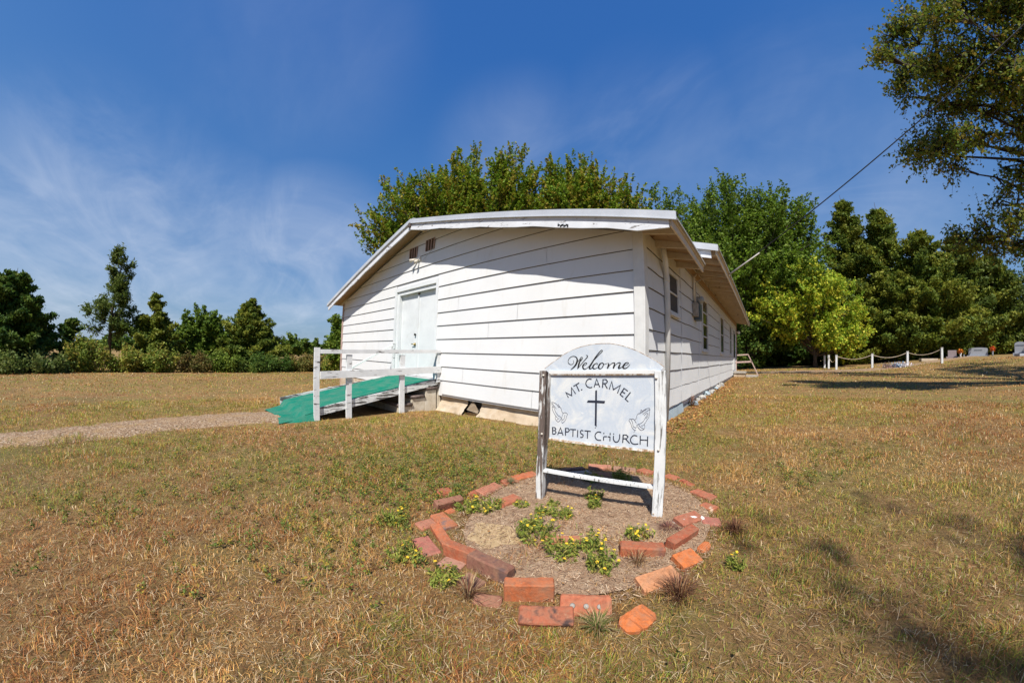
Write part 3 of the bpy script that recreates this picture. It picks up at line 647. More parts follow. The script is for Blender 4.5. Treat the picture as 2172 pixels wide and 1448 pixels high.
WEL = [([(2115, -213), (2150, -363), (2041, -479), (1881, -484), (1759, -373), (1775, -182), (1892, -28), (2050, 51), (2209, 49), (2329, -20), (2391, -169), (2349, -396), (2203, -626), (1950, -850)], [3, 4, 4, 5, 5, 5, 5, 5, 7, 10, 15, 18, 14, 5]), ([(1950, -850), (2280, -492), (2548, -147), (2643, -3), (2740, -1), (2750, -87), (2685, -182), (2629, -277)], [4, 4, 4, 4, 4, 6, 6, 3]), ([(2683, -51), (2589, -221), (2515, -448), (2424, -781)], [4, 12, 18, 6]), ([(2424, -781), (2748, -367), (3013, -64), (3096, 42), (3072, 123), (2990, 137)], [4, 6, 8, 8, 7, 3]), ([(2772, -572), (2964, -492), (3059, -397), (3000, -354), (2885, -409), (2783, -572), (2826, -739), (2932, -780), (3066, -713), (3197, -579)], [3, 4, 6, 5, 8, 14, 14, 9, 5, 3]), ([(3197, -579), (3515, -202), (3886, 209), (4082, 412), (4040, 485), (3921, 392), (3662, 59), (3403, -352), (3237, -652), (3289, -743), (3467, -645)], [3, 5, 6, 7, 6, 7, 11, 14, 16, 11, 3]), ([(3467, -645), (3596, -439), (3727, -363), (3766, -417), (3729, -462)], [3, 5, 6, 7, 4]), ([(3651, -375), (3521, -497), (3466, -627), (3533, -728), (3677, -706), (3856, -591)], [4, 13, 15, 11, 5, 3]), ([(4084, -329), (3943, -405), (3856, -580), (3896, -707), (4017, -703), (4137, -554), (4171, -389), (4084, -329), (4217, -424), (4383, -366), (4524, -345)], [4, 13, 16, 11, 5, 8, 8, 5, 4, 3, 3]), ([(4524, -345), (4508, -472), (4438, -691)], [4, 17, 13]), ([(4455, -636), (4679, -377), (4880, -312), (4908, -390)], [3, 5, 9, 10]), ([(4907, -354), (4877, -499), (4814, -674)], [6, 17, 13]), ([(4831, -608), (5046, -362), (5227, -297), (5265, -365)], [3, 5, 9, 10]), ([(5265, -347), (5195, -527), (5161, -636), (5234, -655), (5467, -503)], [6, 17, 14, 8, 3]), ([(5467, -503), (5664, -427), (5788, -329), (5715, -273), (5572, -340), (5449, -521), (5481, -638), (5632, -642), (5809, -495), (5886, -376)], [3, 4, 6, 5, 12, 17, 14, 8, 5, 3])]
CAP = [[(1822, -2727), (1618, -2403), (2046, -2578), (2021, -2035), (2320, -2435)], [(2158, -1944), (2546, -1697)], [(2341, -1828), (2570, -2261)], [(3391, -1428), (3237, -1405), (3085, -1504), (3006, -1713), (3097, -1902), (3291, -1974), (3451, -1936)], [(3576, -1934), (3732, -1384), (3951, -1911)], [(3647, -1745), (3874, -1735)], [(4135, -1935), (4157, -1396), (4363, -1403), (4455, -1519), (4377, -1643), (4161, -1674)], [(4266, -1669), (4453, -1974)], [(4584, -2011), (4732, -1508), (4851, -2027), (5305, -1718), (5125, -2238)], [(5779, -2072), (5539, -1905), (5299, -2312), (5504, -2463)], [(5412, -2119), (5611, -2231)], [(5953, -2136), (5635, -2581), (5839, -2742)], [(763, -5356), (745, -4877), (913, -4878), (991, -4969), (928, -5076), (774, -5102)], [(929, -5084), (1017, -5205), (938, -5323), (763, -5356)], [(1140, -5358), (1327, -4840), (1532, -5351)], [(1217, -5210), (1456, -5198)], [(1708, -5350), (1695, -4831), (1878, -4831), (1975, -4938), (1887, -5066), (1713, -5085)], [(2021, -4875), (2440, -4853)], [(2229, -4864), (2235, -5367)], [(2560, -4864), (2562, -5361)], [(2955, -4891), (2824, -4859), (2750, -4971), (2806, -5081), (2939, -5155), (2937, -5279), (2838, -5341), (2759, -5330)], [(3032, -4864), (3459, -4862)], [(3246, -4861), (3250, -5368)], [(4166, -4870), (3975, -4844), (3820, -4955), (3761, -5151), (3846, -5332), (4003, -5399), (4184, -5380)], [(4343, -4864), (4343, -4939)], [(4341, -5128), (4343, -5385)], [(4367, -5118), (4554, -5099)], [(4765, -4842), (4757, -4974)], [(4761, -5067), (4771, -5378)], [(4610, -5101), (4759, -5097)], [(4988, -4850), (4991, -4906)], [(4989, -5007), (4992, -5212), (5071, -5365), (5203, -5400), (5327, -5309), (5388, -5098), (5386, -4857)], [(5607, -5400), (5614, -4880), (5814, -4873), (5928, -4973), (5845, -5102), (5618, -5139)], [(5781, -5134), (6051, -5393)], [(6517, -4883), (6300, -4851), (6146, -4990), (6089, -5179), (6186, -5354), (6370, -5420), (6601, -5376)], [(6700, -4842), (6721, -5405)], [(6716, -5102), (7170, -5088)], [(7162, -4846), (7182, -5486)]]
LHAND = [[(615, -3133), (741, -3141), (916, -3199), (1033, -3289), (1132, -3389), (1248, -3433), (1336, -3534), (1369, -3675), (1430, -3777), (1488, -3835)], [(1089, -3230), (1148, -3298), (1227, -3399), (1230, -3471)], [(615, -3142), (638, -3267), (671, -3391), (752, -3493)], [(666, -3210), (806, -3380), (925, -3497), (966, -3566)], [(663, -3446), (689, -3626), (762, -3784), (884, -3972), (1004, -4107), (1082, -4172)], [(746, -3312), (810, -3488), (894, -3717), (995, -3871), (1135, -4021), (1250, -4065), (1348, -4128)], [(946, -4094), (911, -4207), (973, -4328), (1092, -4435), (1187, -4425), (1279, -4334), (1332, -4220), (1348, -4146)], [(1049, -4321), (1123, -4240), (1207, -4196)], [(1488, -3835), (1580, -3764), (1712, -3788), (1799, -3870), (1738, -4001), (1707, -4165), (1638, -4316), (1456, -4497), (1405, -4412), (1410, -4285)], [(1488, -3835), (1436, -3957), (1403, -4086), (1378, -4197), (1429, -4274), (1559, -4216), (1590, -4051), (1622, -3904)], [(1034, -3307), (1133, -3407), (1096, -3464)]]
RHAND = [[(7211, -3145), (7176, -3074), (7055, -3089), (6927, -3146), (6801, -3235), (6723, -3306), (6613, -3412)], [(6627, -3345), (6646, -3229), (6686, -3210), (6722, -3273), (6676, -3358), (6583, -3463)], [(6580, -3405), (6469, -3487), (6409, -3590), (6407, -3723), (6353, -3810), (6283, -3881)], [(6283, -3881), (6345, -3976), (6406, -4047)], [(6282, -3865), (6172, -3806), (6073, -3830), (5974, -3837), (5928, -3924), (6000, -4019), (6073, -4148), (6132, -4327), (6238, -4453), (6324, -4513), (6406, -4506)], [(6058, -3848), (6129, -3959), (6186, -4105), (6212, -4270), (6331, -4345), (6398, -4356), (6431, -4203), (6454, -4168), (6550, -4111)], [(6550, -4111), (6646, -4070), (6772, -3978), (6865, -3872), (6938, -3703), (7028, -3549), (7069, -3399)], [(7212, -3162), (7194, -3309), (7189, -3538), (7147, -3672), (7057, -3810), (6984, -3963), (6908, -4067)], [(6559, -4127), (6622, -4238), (6725, -4313), (6825, -4355), (6894, -4408), (6815, -4456), (6735, -4496), (6633, -4437), (6528, -4329), (6490, -4232)], [(6909, -4084), (6947, -4197), (6938, -4330), (6894, -4416)], [(6718, -4181), (6800, -4191), (6877, -4103)], [(7219, -3145), (7061, -3236), (6920, -3343), (6779, -3467)], [(7051, -3351), (6942, -3456), (6857, -3552)], [(7101, -3380), (7109, -3544), (6987, -3716)], [(6977, -3159), (6835, -3266), (6711, -3389)], [(6324, -4513), (6312, -4597), (6275, -4676)]]
CROSS = [[(3659, -2155), (3775, -2112), (3838, -4517), (3707, -4416)], [(3184, -2816), (3681, -2795), (3686, -2939), (3123, -2959)], [(3798, -2791), (4339, -2785), (4300, -2942), (3804, -2942)], [(3752, -4552), (3810, -4569), (3729, -4641)], [(2676, -2131), (2761, -2088), (2786, -2147), (2728, -2184)]]
# ------------------------------------------------------------ the welcome sign
SB = Vector((.072, -2.405)); SU = Vector((.9781, .2078)); SN = Vector((.2078, -.9781))
def SP(u, z, d=0.): return (SB.x+SU.x*u+SN.x*d, SB.y+SU.y*u+SN.y*d, z)
def sprism(m, poly, d0, d1):
    return m.prism(poly, lambda u, z: SP(u, z, d0), lambda u, z: SP(u, z, d1))
sign = empty('church_sign', SP(.42, -1.03), 'white peeling wooden welcome sign on two posts with an arched top, cross and praying hands', 'sign')
b = NB('sign_board_paint'); big = b.noise(5, 5, .6, 1.0); sm = b.noise(60, 6, .7)
c = b.ramp(big, [(.36, (.58,.61,.63)), (.5, (.47,.52,.58)), (.66, (.63,.64,.63))])
c = b.mix(b.mr(b.noise(90, 3, .6), .74, .78, 0, .8), c, (.12,.11,.10))
c = b.mix(b.mr(b.noise(9, 6, .7, 1.2), .62, .68, 0, .7), c, (.72,.72,.70))
b.bump(sm, .2, .002); MAT['signb'] = b.fin(c, .5)
b = NB('rusty_sign_edge'); n = b.noise(45, 6, .7); MAT['sedge'] = b.fin(b.ramp(n, [(.40, (.75,.72,.66)), (.55, (.40,.26,.15)), (.68, (.14,.10,.06))]), .8)
MAT['ink'] = peel_mat('navy_lettering', (.022,.026,.045), (.50,.54,.58), .66, .69, (1,1,1), 30)
MAT['inkw'] = peel_mat('black_script', (.012,.012,.014), (.5,.5,.5), .68, .71, (1,1,1), 30)
MAT['inkh'] = plain('thin_line_ink', (.10,.10,.13), .6)
tilt = .055
def post(u0, u1, mat, ztop, lean, parent=sign):
    m = MB(); n = 14; rr = random.Random(int(u0*1000)+3); vs = []; z0 = -1.10; rings = []
    dp = .075
    for i in range(n+1):
        t = i/n; z = ztop+(z0-ztop)*t; s = lean*t
        j = lambda a=.0022: rr.uniform(-a, a)
        rings.append([SP(u0+s+j(), z, .024+j()), SP(u1+s+j(), z, .024+j()), SP(u1+s+j(), z, .024-dp+j()), SP(u0+s+j(), z, .024-dp+j())])
    vs = [p for r in rings for p in r]; fs = [(0, 1, 2, 3), (4*n+3, 4*n+2, 4*n+1, 4*n)]
    for i in range(n):
        for k in range(4): fs.append((4*i+k, 4*i+4+k, 4*i+4+(k+1) % 4, 4*i+(k+1) % 4))
    m.add(vs, fs); return m.build('post', mat, parent, bevel=.003)
pl = post(-.030, .018, MAT['postl'], -.100, .002); tag(pl, 'heavily weathered post, its paint flaked to bare grey wood')
tag(post(.742, .810, MAT['postr'], -.075, .047), 'whiter straight post, paint worn only near its foot')
bd = MB(); sprism(bd, [(.052, -.566), (.762, -.568), (.742, -.090), (.050, -.118)], -.012, .004); panel = bd.build('panel', MAT['signb'], sign)
ar = [(.003, -.084), (.060, -.042), (.142, .0155), (.200, .047), (.265, .0690), (.330, .084), (.403, .0900), (.455, .0905), (.510, .0830), (.575, .066), (.637, .0425), (.707, .0070), (.760, -.022), (.800, -.052), (.760, -.092), (.050, -.124)]
A_ = MB(); sprism(A_, ar[::-1], -.014, .008); arch = A_.build('arched_header', MAT['signb'], sign)
r_ = MB()
for a, c_ in zip(ar[:13], ar[1:14]): r_.bar(SP(a[0], a[1]+.001, -.003), SP(c_[0], c_[1]+.001, -.003), .024, .003)
r_.build('header_edge', MAT['sedge'], arch)
MB().bar(SP(.040, -.108, .014), SP(.745, -.082, .014), .012, .020).build('header_strip', MAT['trim'], arch)
MB().bar(SP(.045, -.122, .012), SP(.742, -.096, .012), .013, .005).build('rusty_strip', MAT['sedge'], arch)
MB().bar(SP(.050, -.572, .004), SP(.765, -.575, .004), .022, .011).build('bottom_strip', MAT['sedge'], panel)
MB().bar(SP(.045, -.115, .012), SP(.045, -.575, .012), .018, .012).build('edge_strip', MAT['postl'], panel)
MB().bar(SP(.020, -.810, -.005), SP(.790, -.812, -.005), .045, .016).build('bottom_rail', MAT['postr'], sign)
b_ = MB()
for u, z, pa in ((.755, -.118, 0), (.790, -.560, 0), (.004, -.13, 0), (.004, -.54, 0)):
    mb = MB(); mb.tube([SP(u, z, .020), SP(u, z, .032)], .0075, 10); mb.build('bolt', MAT['conduit'], sign, True)
def ribbon(m, pts, ws, d):
    """flat stroke through pts (u,z in metres) with widths ws"""
    P = [Vector(p) for p in pts]; Lp = []; Rp = []
    for i, p in enumerate(P):
        a = P[max(i-1, 0)]; c = P[min(i+1, len(P)-1)]; t = (c-a)
        if t.length < 1e-9: t = Vector((1, 0))
        t.normalize(); n = Vector((-t.y, t.x)); w = ws[i]/2
        if 0 < i < len(P)-1:
            t1 = (P[i]-P[i-1]).normalized(); t2 = (P[i+1]-P[i]).normalized(); k = max(.55, math.sqrt(max(0, (1+t1.dot(t2))/2))); w /= k
        Lp.append(p+n*w); Rp.append(p-n*w)
    b = len(m.v); n = len(P)
    for i in range(n): m.v += [SP(*Lp[i], d+.0018), SP(*Rp[i], d+.0018), SP(*Lp[i], d), SP(*Rp[i], d)]
    for i in range(n-1):
        q = b+4*i
        m.f += [[q, q+4, q+5, q+1], [q+2, q, q+1, q+3][::1] if False else [q, q+2, q+6, q+4], [q+1, q+5, q+7, q+3]]
    m.f += [[b, b+1, b+3, b+2], [b+4*n-4, b+4*n-2, b+4*n-1, b+4*n-3]]
def smooth(pts, ws, k=4):
    P = [Vector(p) for p in pts]; o = []; w = []
    for i in range(len(P)-1):
        p0, p1, p2, p3 = P[max(i-1, 0)], P[i], P[i+1], P[min(i+2, len(P)-1)]
        for j in range(k):
            t = j/k
            o.append(.5*((2*p1)+(p2-p0)*t+(2*p0-5*p1+4*p2-p3)*t*t+(3*p1-p0-3*p2+p3)*t**3)); w.append(ws[i]+(ws[i+1]-ws[i])*t)
    o.append(P[-1]); w.append(ws[-1]); return o, w
m = MB(); K = .00066
for P, w in WEL:
    P = [(a/1e4, c/1e4) for a, c in P]; o_, w_ = smooth(P, [q*K for q in w]); ribbon(m, o_, w_, .0082)
m.build('script_lettering', MAT['inkw'], arch)
m = MB()
for P in CAP:
    P = [(a/1e4, c/1e4) for a, c in P]
    curved = len(P) >= 6 or (len(P) == 4 and P == P and P[0][0] > P[0][0]+1)
    if len(P) >= 7: o_, w_ = smooth(P, [.0062]*len(P), 3)
    else: o_, w_ = P, [.0062]*len(P)
    ribbon(m, o_, w_, .0042)
m.build('capital_lettering', MAT['ink'], panel)
m = MB()
for P in CROSS:
    P = [(a/1e4, c/1e4) for a, c in P]; m.prism(P[::-1], lambda u, z: SP(u, z, .0042), lambda u, z: SP(u, z, .0062))
m.build('cross', MAT['ink'], panel)
for H in (LHAND, RHAND):
    m = MB()
    for P in H:
        P = [(a/1e4, c/1e4) for a, c in P]; o_, w_ = smooth(P, [.0020]*len(P), 3); ribbon(m, o_, w_, .0042)
    m.build('praying_hands_drawing', MAT['inkh'], panel)
# ------------------------------------------------------------ bricks of the ring
def brick_mat(name, a, bq, spot=None, sl=(.56, .64), sc=9):
    b = NB(name); n = b.noise(sc*2, 7, .75, .6); fine = b.noise(120, 4, .7)
    c = b.ramp(n, [(.32, tuple(q*.55 for q in a)), (.5, a), (.68, bq)])
    c = b.mix(b.mr(fine, .62, .72, 0, .45), c, tuple(q*.45 for q in a))
    c = b.mix(b.mr(b.noise(30, 5, .7), .60, .72, 0, .4), c, (.52,.36,.22))
    dirt = b.noise(11, 7, .78, .5); c = b.mix(b.mr(dirt, .42, .62, .12, .80), c, (.27,.15,.09))
    c = b.mix(b.mr(b.noise(17, 6, .8, .3), .56, .66, 0, .65), c, (.10,.07,.055))
    if spot: c = b.mix(b.mr(b.noise(sc, 5, .6, .3), *sl), c, spot)
    b.bump(b.math('ADD', b.noise(35, 6, .7), fine), .55, .006)
    return b.fin(c, .88)
BM = {'orange': brick_mat('orange_brick', (.48,.12,.045), (.56,.17,.07)), 'orange2': brick_mat('orange_red_brick', (.42,.12,.06), (.50,.18,.09)),
 'orangebig': brick_mat('clean_orange_brick', (.46,.12,.04), (.50,.17,.07), (.26,.10,.06), (.60, .68), 7),
 'pink': brick_mat('pink_brick', (.42,.16,.10), (.50,.22,.15)), 'red': brick_mat('red_brick', (.34,.075,.035), (.42,.11,.05)), 'red2': brick_mat('clean_red_brick', (.42,.12,.065), (.46,.15,.09)),
 'brown': brick_mat('brown_brick', (.25,.10,.065), (.33,.14,.09)), 'dusk': brick_mat('smoky_brick', (.45,.14,.06), (.50,.18,.08), (.17,.12,.11), (.48, .58), 8),
 'rose': brick_mat('rose_brick', (.40,.13,.10), (.46,.17,.13), (.60,.44,.32), (.66, .72)), 'rust': brick_mat('rusty_brick', (.36,.09,.04), (.42,.13,.05), (.15,.075,.06), (.54, .64)),
 'dark': brick_mat('dark_brown_brick', (.20,.085,.06), (.27,.11,.07), (.12,.07,.06), (.5, .6)), 'pale': brick_mat('pale_brick', (.42,.22,.16), (.48,.27,.20), (.6,.52,.42), (.62, .68)),
 'dull': brick_mat('dull_brick', (.28,.15,.10), (.33,.18,.13)), 'rustdark': brick_mat('black_stained_brick', (.33,.09,.045), (.38,.12,.06), (.065,.04,.035), (.50, .60), 11),
 'vivid': brick_mat('vivid_orange_brick', (.58,.15,.035), (.62,.22,.08), (.55,.36,.22), (.60, .70)), 'peach': brick_mat('peach_brick', (.55,.24,.11), (.60,.30,.16), (.28,.20,.18), (.58, .66)),
 'white': brick_mat('paint_splashed_brick', (.38,.12,.07), (.44,.16,.10), (.78,.77,.74), (.54, .57), 10), 'mortar': brick_mat('mortar_smeared_brick', (.42,.12,.06), (.48,.17,.09), (.62,.50,.37), (.52, .58), 7),
 'chip': brick_mat('chipped_brick', (.48,.16,.08), (.52,.20,.11), (.42,.37,.31), (.56, .62), 8), 'purple': brick_mat('dark_purple_brick', (.10,.045,.05), (.15,.07,.07)),
 'grey': brick_mat('blue_grey_block', (.22,.25,.28), (.27,.30,.33)), 'slate': brick_mat('slate_stone', (.14,.15,.155), (.20,.21,.21)), 'pinkor': brick_mat('pinkish_orange_brick', (.50,.20,.13), (.55,.25,.17)),
 'tanb': brick_mat('dusty_brown_brick', (.34,.19,.13), (.40,.24,.17)), 'tan': brick_mat('pale_tan_brick', (.58,.42,.24), (.62,.47,.29), (.30,.19,.10), (.66, .70))}
rb = random.Random(77); BPOS = []
for (x, y, h, ang, Ln, kd, cname, roll, lab) in BRICKS:
    Wd, Ht = {'e': (.060, .095), 'w': (.075, .090)}.get(kd, (.098, .060))
    if kd == 'q': Wd = .06
    if kd == 'w' and h < .05: Wd, Ht = .11, .06
    full = Ln
    if kd in 'few' or kd in 'hr': full = max(Ln, .12) if Ln < .15 else max(Ln, .19)
    if cname in ('pink',) and Ln < .1: full = .16
    g = zn(x, y); a = math.radians(ang); nseg = 9
    m = MB(); hw = Wd/2; vs = []; fs = []
    # rounded block with slightly worn edges, built in its own axes
    ch = rb.uniform(.004, .009)
    prof = [(-hw+ch, 0), (hw-ch, 0), (hw, ch), (hw, Ht-ch), (hw-ch, Ht), (-hw+ch, Ht), (-hw, Ht-ch), (-hw, ch)]
    hl = full/2
    st_ = [-hl, -hl+ch]+[-hl+ch+(full-2*ch)*k/nseg for k in range(1, nseg)]+[hl-ch, hl]
    for i, s_ in enumerate(st_):
        sh = .86 if i in (0, len(st_)-1) else 1.0
        if kd == 'b':
            t = abs(s_)/hl; sh *= math.sqrt(max(.04, 1-t**2.6*.9)) if s_ > 0 else math.sqrt(max(.1, 1-(t**3)*.8))
        for k, (p, q) in enumerate(prof):
            cq = Ht/2; pp = p*sh; qq = cq+(q-cq)*sh
            if kd == 's': pp = p*sh*math.sqrt(max(.05, 1-(s_/hl)**2)); qq = q*math.sqrt(max(.1, 1-(s_/hl)**2*.9))
            if kd in 'qb': pp += rb.uniform(-.005, .005); qq += rb.uniform(-.005, .004)
            else: pp += rb.uniform(-.0014, .0014); qq += rb.uniform(-.0014, .0014)
            if kd == 'r' and k in (4, 5): qq += .0
            vs.append((s_, pp, qq))
    npz = 8; S = len(st_)
    for i in range(S-1):
        for k in range(npz): fs.append((i*npz+k, i*npz+(k+1) % npz, (i+1)*npz+(k+1) % npz, (i+1)*npz+k))
    fs.append(tuple(range(npz))[::-1]); fs.append(tuple((S-1)*npz+k for k in range(npz)))
    m.add(vs, fs)
    sunk = Ht-h+(.018 if h < .07 else .010)
    o = m.build('brick', BM[cname], None, False)
    o.location = (x, y, g-sunk+.0); o.rotation_euler = (math.radians(roll), math.radians(rb.uniform(-3, 3)), a)
    tag(o, lab, 'brick' if cname not in ('grey', 'slate') else 'stone', 'bricks of the ring round the sign')
    if cname == 'slate': o.name = 'stone'
    BPOS.append((x, y, a, hl, hw))
    if kd == 'h':
        for t in (-.055, .0, .055):
            hm = MB(); hm.tube([(t, 0, Ht-.002), (t, 0, Ht+.0006)], .0105, 12); q = hm.build('core_hole', MAT['greywood'], None, True); q.parent = o
            hm = MB(); hm.tube([(t, 0, Ht-.002), (t, 0, Ht+.0002)], .0125, 12); q = hm.build('core_hole_rim', BM['dark'], None, True); q.parent = o
    if kd == 'r':
        hm = MB()
        for k in range(9): hm.box(-hl+.02+k*(full-.04)/8-.003, -hl+.02+k*(full-.04)/8+.003, -hw+.01, hw-.01, Ht-.001, Ht+.003)
        q = hm.build('scored_ridges', BM['pink'], None); q.parent = o
# ------------------------------------------------------------ ground sheet
def axis(c, lo, hi, n):
    t = np.linspace(-1, 1, n); k = 6.5; s = np.sinh(k*t)/np.sinh(k); r = np.where(s < 0, s*(c-lo), s*(hi-c)); return c+r
gx = axis(0., -420, 420, 260); gy = axis(-2., -420, 420, 260)
XX, YY = np.meshgrid(gx, gy, indexing='ij'); ZZ = zg(XX, YY)
def vnoise(x, y, s, seed=0):
    """smooth value noise, vectorised"""
    rg = np.random.RandomState(1234+seed); T = rg.rand(256, 256)
    u = x*s+1000; w = y*s+1000; i = np.floor(u).astype(int); j = np.floor(w).astype(int); fu = u-i; fw_ = w-j
    fu = fu*fu*(3-2*fu); fw_ = fw_*fw_*(3-2*fw_); g = lambda a, c: T[a % 256, c % 256]
    return (g(i, j)*(1-fu)+g(i+1, j)*fu)*(1-fw_)+(g(i, j+1)*(1-fu)+g(i+1, j+1)*fu)*fw_
near = np.exp(-((XX-1)**2+(YY+2)**2)/400)
ZZ = ZZ - .045*np.exp(-((YY+.15)/.32)**2)*sstep(-10.6, -10.2, XX)*(1-sstep(.1, .5, XX)); ZZ = ZZ+near*(.018*(vnoise(XX, YY, 1.1)-.5)+.022*(vnoise(XX, YY, .35, 3)-.5)) - .004
n1, n2 = XX.shape
Vv = np.stack([XX, YY, ZZ], -1).reshape(-1, 3); ii, jj = np.meshgrid(np.arange(n1-1), np.arange(n2-1), indexing='ij')
a = (ii*n2+jj).ravel(); idx = np.stack([a, a+n2, a+n2+1, a+1], 1).ravel()
PATHP = [(-5.15, -2.9), (-5.1, -4.2), (-4.85, -5.2), (-4.2, -6.3), (-3.8, -7.4), (-3.5, -9.5)]; PATHW = [.80, .74, .74, .66, .55, .4]
def pathdist(x, y):
    d = np.full(np.shape(x), 9e9)
    for (p, q, w0, w1) in zip(PATHP[:-1], PATHP[1:], PATHW[:-1], PATHW[1:]):
        dx_, dy_ = q[0]-p[0], q[1]-p[1]; t = np.clip(((x-p[0])*dx_+(y-p[1])*dy_)/(dx_*dx_+dy_*dy_), 0, 1)
        d = np.minimum(d, np.hypot(x-p[0]-t*dx_, y-p[1]-t*dy_)/(w0+(w1-w0)*t))
    return d
b = NB('dry_lawn_soil'); pos = b.n('ShaderNodeNewGeometry').outputs['Position']
big = b.noise(.35, 5, .6, .4, None, pos); med = b.noise(1.7, 5, .65, .3, None, pos); fine = b.noise(9, 7, .75, .4, None, pos); vf = b.noise(70, 5, .8, 0, None, pos)
streak = b.noise(1.0, 4, .6, .2, (.12, .9, 1), pos)
c = b.ramp(fine, [(.30, (.15,.075,.03)), (.45, (.29,.16,.058)), (.58, (.41,.25,.095)), (.75, (.54,.37,.17))])
gr = b.ramp(fine, [(.3, (.10,.10,.025)), (.6, (.25,.23,.06)), (.8, (.36,.30,.11))])
gm = b.math('ADD', b.math('MULTIPLY', big, .5), b.math('MULTIPLY', med, .5))
c = b.mix(b.mr(gm, .46, .60, 0, .75), c, gr)
c = b.mix(b.mr(streak, .52, .68, 0, .40), c, (.20,.11,.055))
c = b.mix(b.mr(vf, .35, .68, .55, 0), c, (.07,.045,.022))
fr_ = b.ramp(fine, [(.3, (.20,.12,.07)), (.6, (.36,.25,.16)), (.8, (.50,.38,.26))])
b.bump(b.math('ADD', fine, b.math('MULTIPLY', vf, .8)), .9, .03); MAT['soil'] = b.fin(c, .95)
ground = quadmesh('ground', Vv, 4, MAT['soil'], None, None, (idx, np.arange(0, len(idx), 4)))
ground.data.polygons.foreach_set('use_smooth', [True]*len(ground.data.polygons)); tag(ground, kind='structure')
# gravel path from the ramp, earth bed in the ring, worn drive behind the church
def sheet(name, ring, mat, dz, sub=1):
    """polygon fan sheet draped on the ground, ring = outline points"""
    cx_, cy_ = sum(p[0] for p in ring)/len(ring), sum(p[1] for p in ring)/len(ring); m = MB(); R_ = 10; n = len(ring); vs = [(cx_, cy_, zn(cx_, cy_)+dz)]
    for r in range(1, R_+1):
        for p in ring:
            x = cx_+(p[0]-cx_)*r/R_; y = cy_+(p[1]-cy_)*r/R_; vs.append((x, y, gz_(x, y)+dz))
    fs = [(0, 1+k, 1+(k+1) % n) for k in range(n)]
    for r in range(R_-1):
        for k in range(n): a_ = 1+r*n+k; c_ = 1+r*n+(k+1) % n; fs.append((a_, a_+n, c_+n, c_))
    m.add(vs, fs); o = m.build(name, mat, None, True); tag(o, kind='structure'); return o
def gz_(x, y):
    x = np.float64(x); y = np.float64(y); nr = np.exp(-((x-1)**2+(y+2)**2)/400)
    return float(zg(x, y)+nr*(.018*(vnoise(x, y, 1.1)-.5)+.022*(vnoise(x, y, .35, 3)-.5)))
def strip(name, pts, ws, mat, dz, nsub=8, nw=8, seed=1):
    rr = random.Random(seed); m = MB(); vs = []; fs = []; P = []
    o_, w_ = smooth(pts, ws, nsub)
    for i, p in enumerate(o_):
        t = (o_[min(i+1, len(o_)-1)]-o_[max(i-1, 0)]).normalized(); n = Vector((-t.y, t.x)); e0 = rr.uniform(.86, 1.1); e1 = rr.uniform(.86, 1.1)
        for k in range(nw+1):
            s = -1+2*k/nw; q = p+n*(w_[i]*s*(e0 if s < 0 else e1)); vs.append((q.x, q.y, gz_(q.x, q.y)+dz*(1-abs(s)**3*1.6)))
    for i in range(len(o_)-1):
        for k in range(nw): a_ = i*(nw+1)+k; fs.append((a_, a_+1, a_+nw+2, a_+nw+1))
    m.add(vs, fs); o = m.build(name, mat, None, True); tag(o, kind='structure'); return o
b = NB('pinkish_gravel'); v = b.n('ShaderNodeTexVoronoi'); v.inputs['Scale'].default_value = 42; b.l(b.tc, v.inputs['Vector'])
cc = b.n('ShaderNodeSeparateColor'); b.l(v.outputs['Color'], cc.inputs[0])
c = b.ramp(cc.outputs[0], [(0, (.12,.075,.04)), (.4, (.26,.165,.095)), (.8, (.34,.23,.14)), (1, (.46,.37,.27))])
c = b.mix(b.mr(b.noise(2.5, 5, .7), .5, .68, 0, .9), c, (.33,.21,.10)); b.bump(v.outputs['Distance'], .8, .02); MAT['gravel'] = b.fin(c, .95)
strip('gravel_path', PATHP, PATHW, MAT['gravel'], .022)
b = NB('bed_soil'); n = b.noise(14, 7, .75); b.bump(b.noise(60, 6, .8), .8, .012)
MAT['bed'] = b.fin(b.mix(b.mr(b.noise(90, 4, .8), .4, .62, .6, 0), b.ramp(n, [(.3, (.24,.145,.09)), (.5, (.40,.27,.17)), (.72, (.52,.39,.26))]), (.16,.10,.065)), .95)
RC = (.50, -2.43); 
ring = [(RC[0]+.74*math.cos(t)*(1+.04*math.sin(3*t))-.03, RC[1]+.02+.86*math.sin(t)) for t in [2*math.pi*k/40 for k in range(40)]]
sheet('flower_bed', ring, MAT['bed'], .010)
b = NB('sandy_soil'); b.bump(b.noise(50, 6, .8), .6, .008); MAT['sand'] = b.fin(b.ramp(b.noise(25, 6, .7), [(.3, (.30,.20,.10)), (.6, (.43,.31,.17)), (.8, (.52,.40,.24))]), .95)
sheet('sandy_patch', [(.185+.15*math.cos(t)*(1+.22*math.sin(3*t)+.08*math.sin(7*t)), -3.02+.135*math.sin(t)*(1+.10*math.sin(5*t))) for t in [2*math.pi*k/24 for k in range(24)]], MAT['sand'], .013)
strip('earth_drive', [(.6, 19.5), (4, 20.0), (8.5, 20.5), (13, 23), (20, 28)], [1.6, 2.4, 1.9, .8, .5], MAT['gravel'], .03, 6)
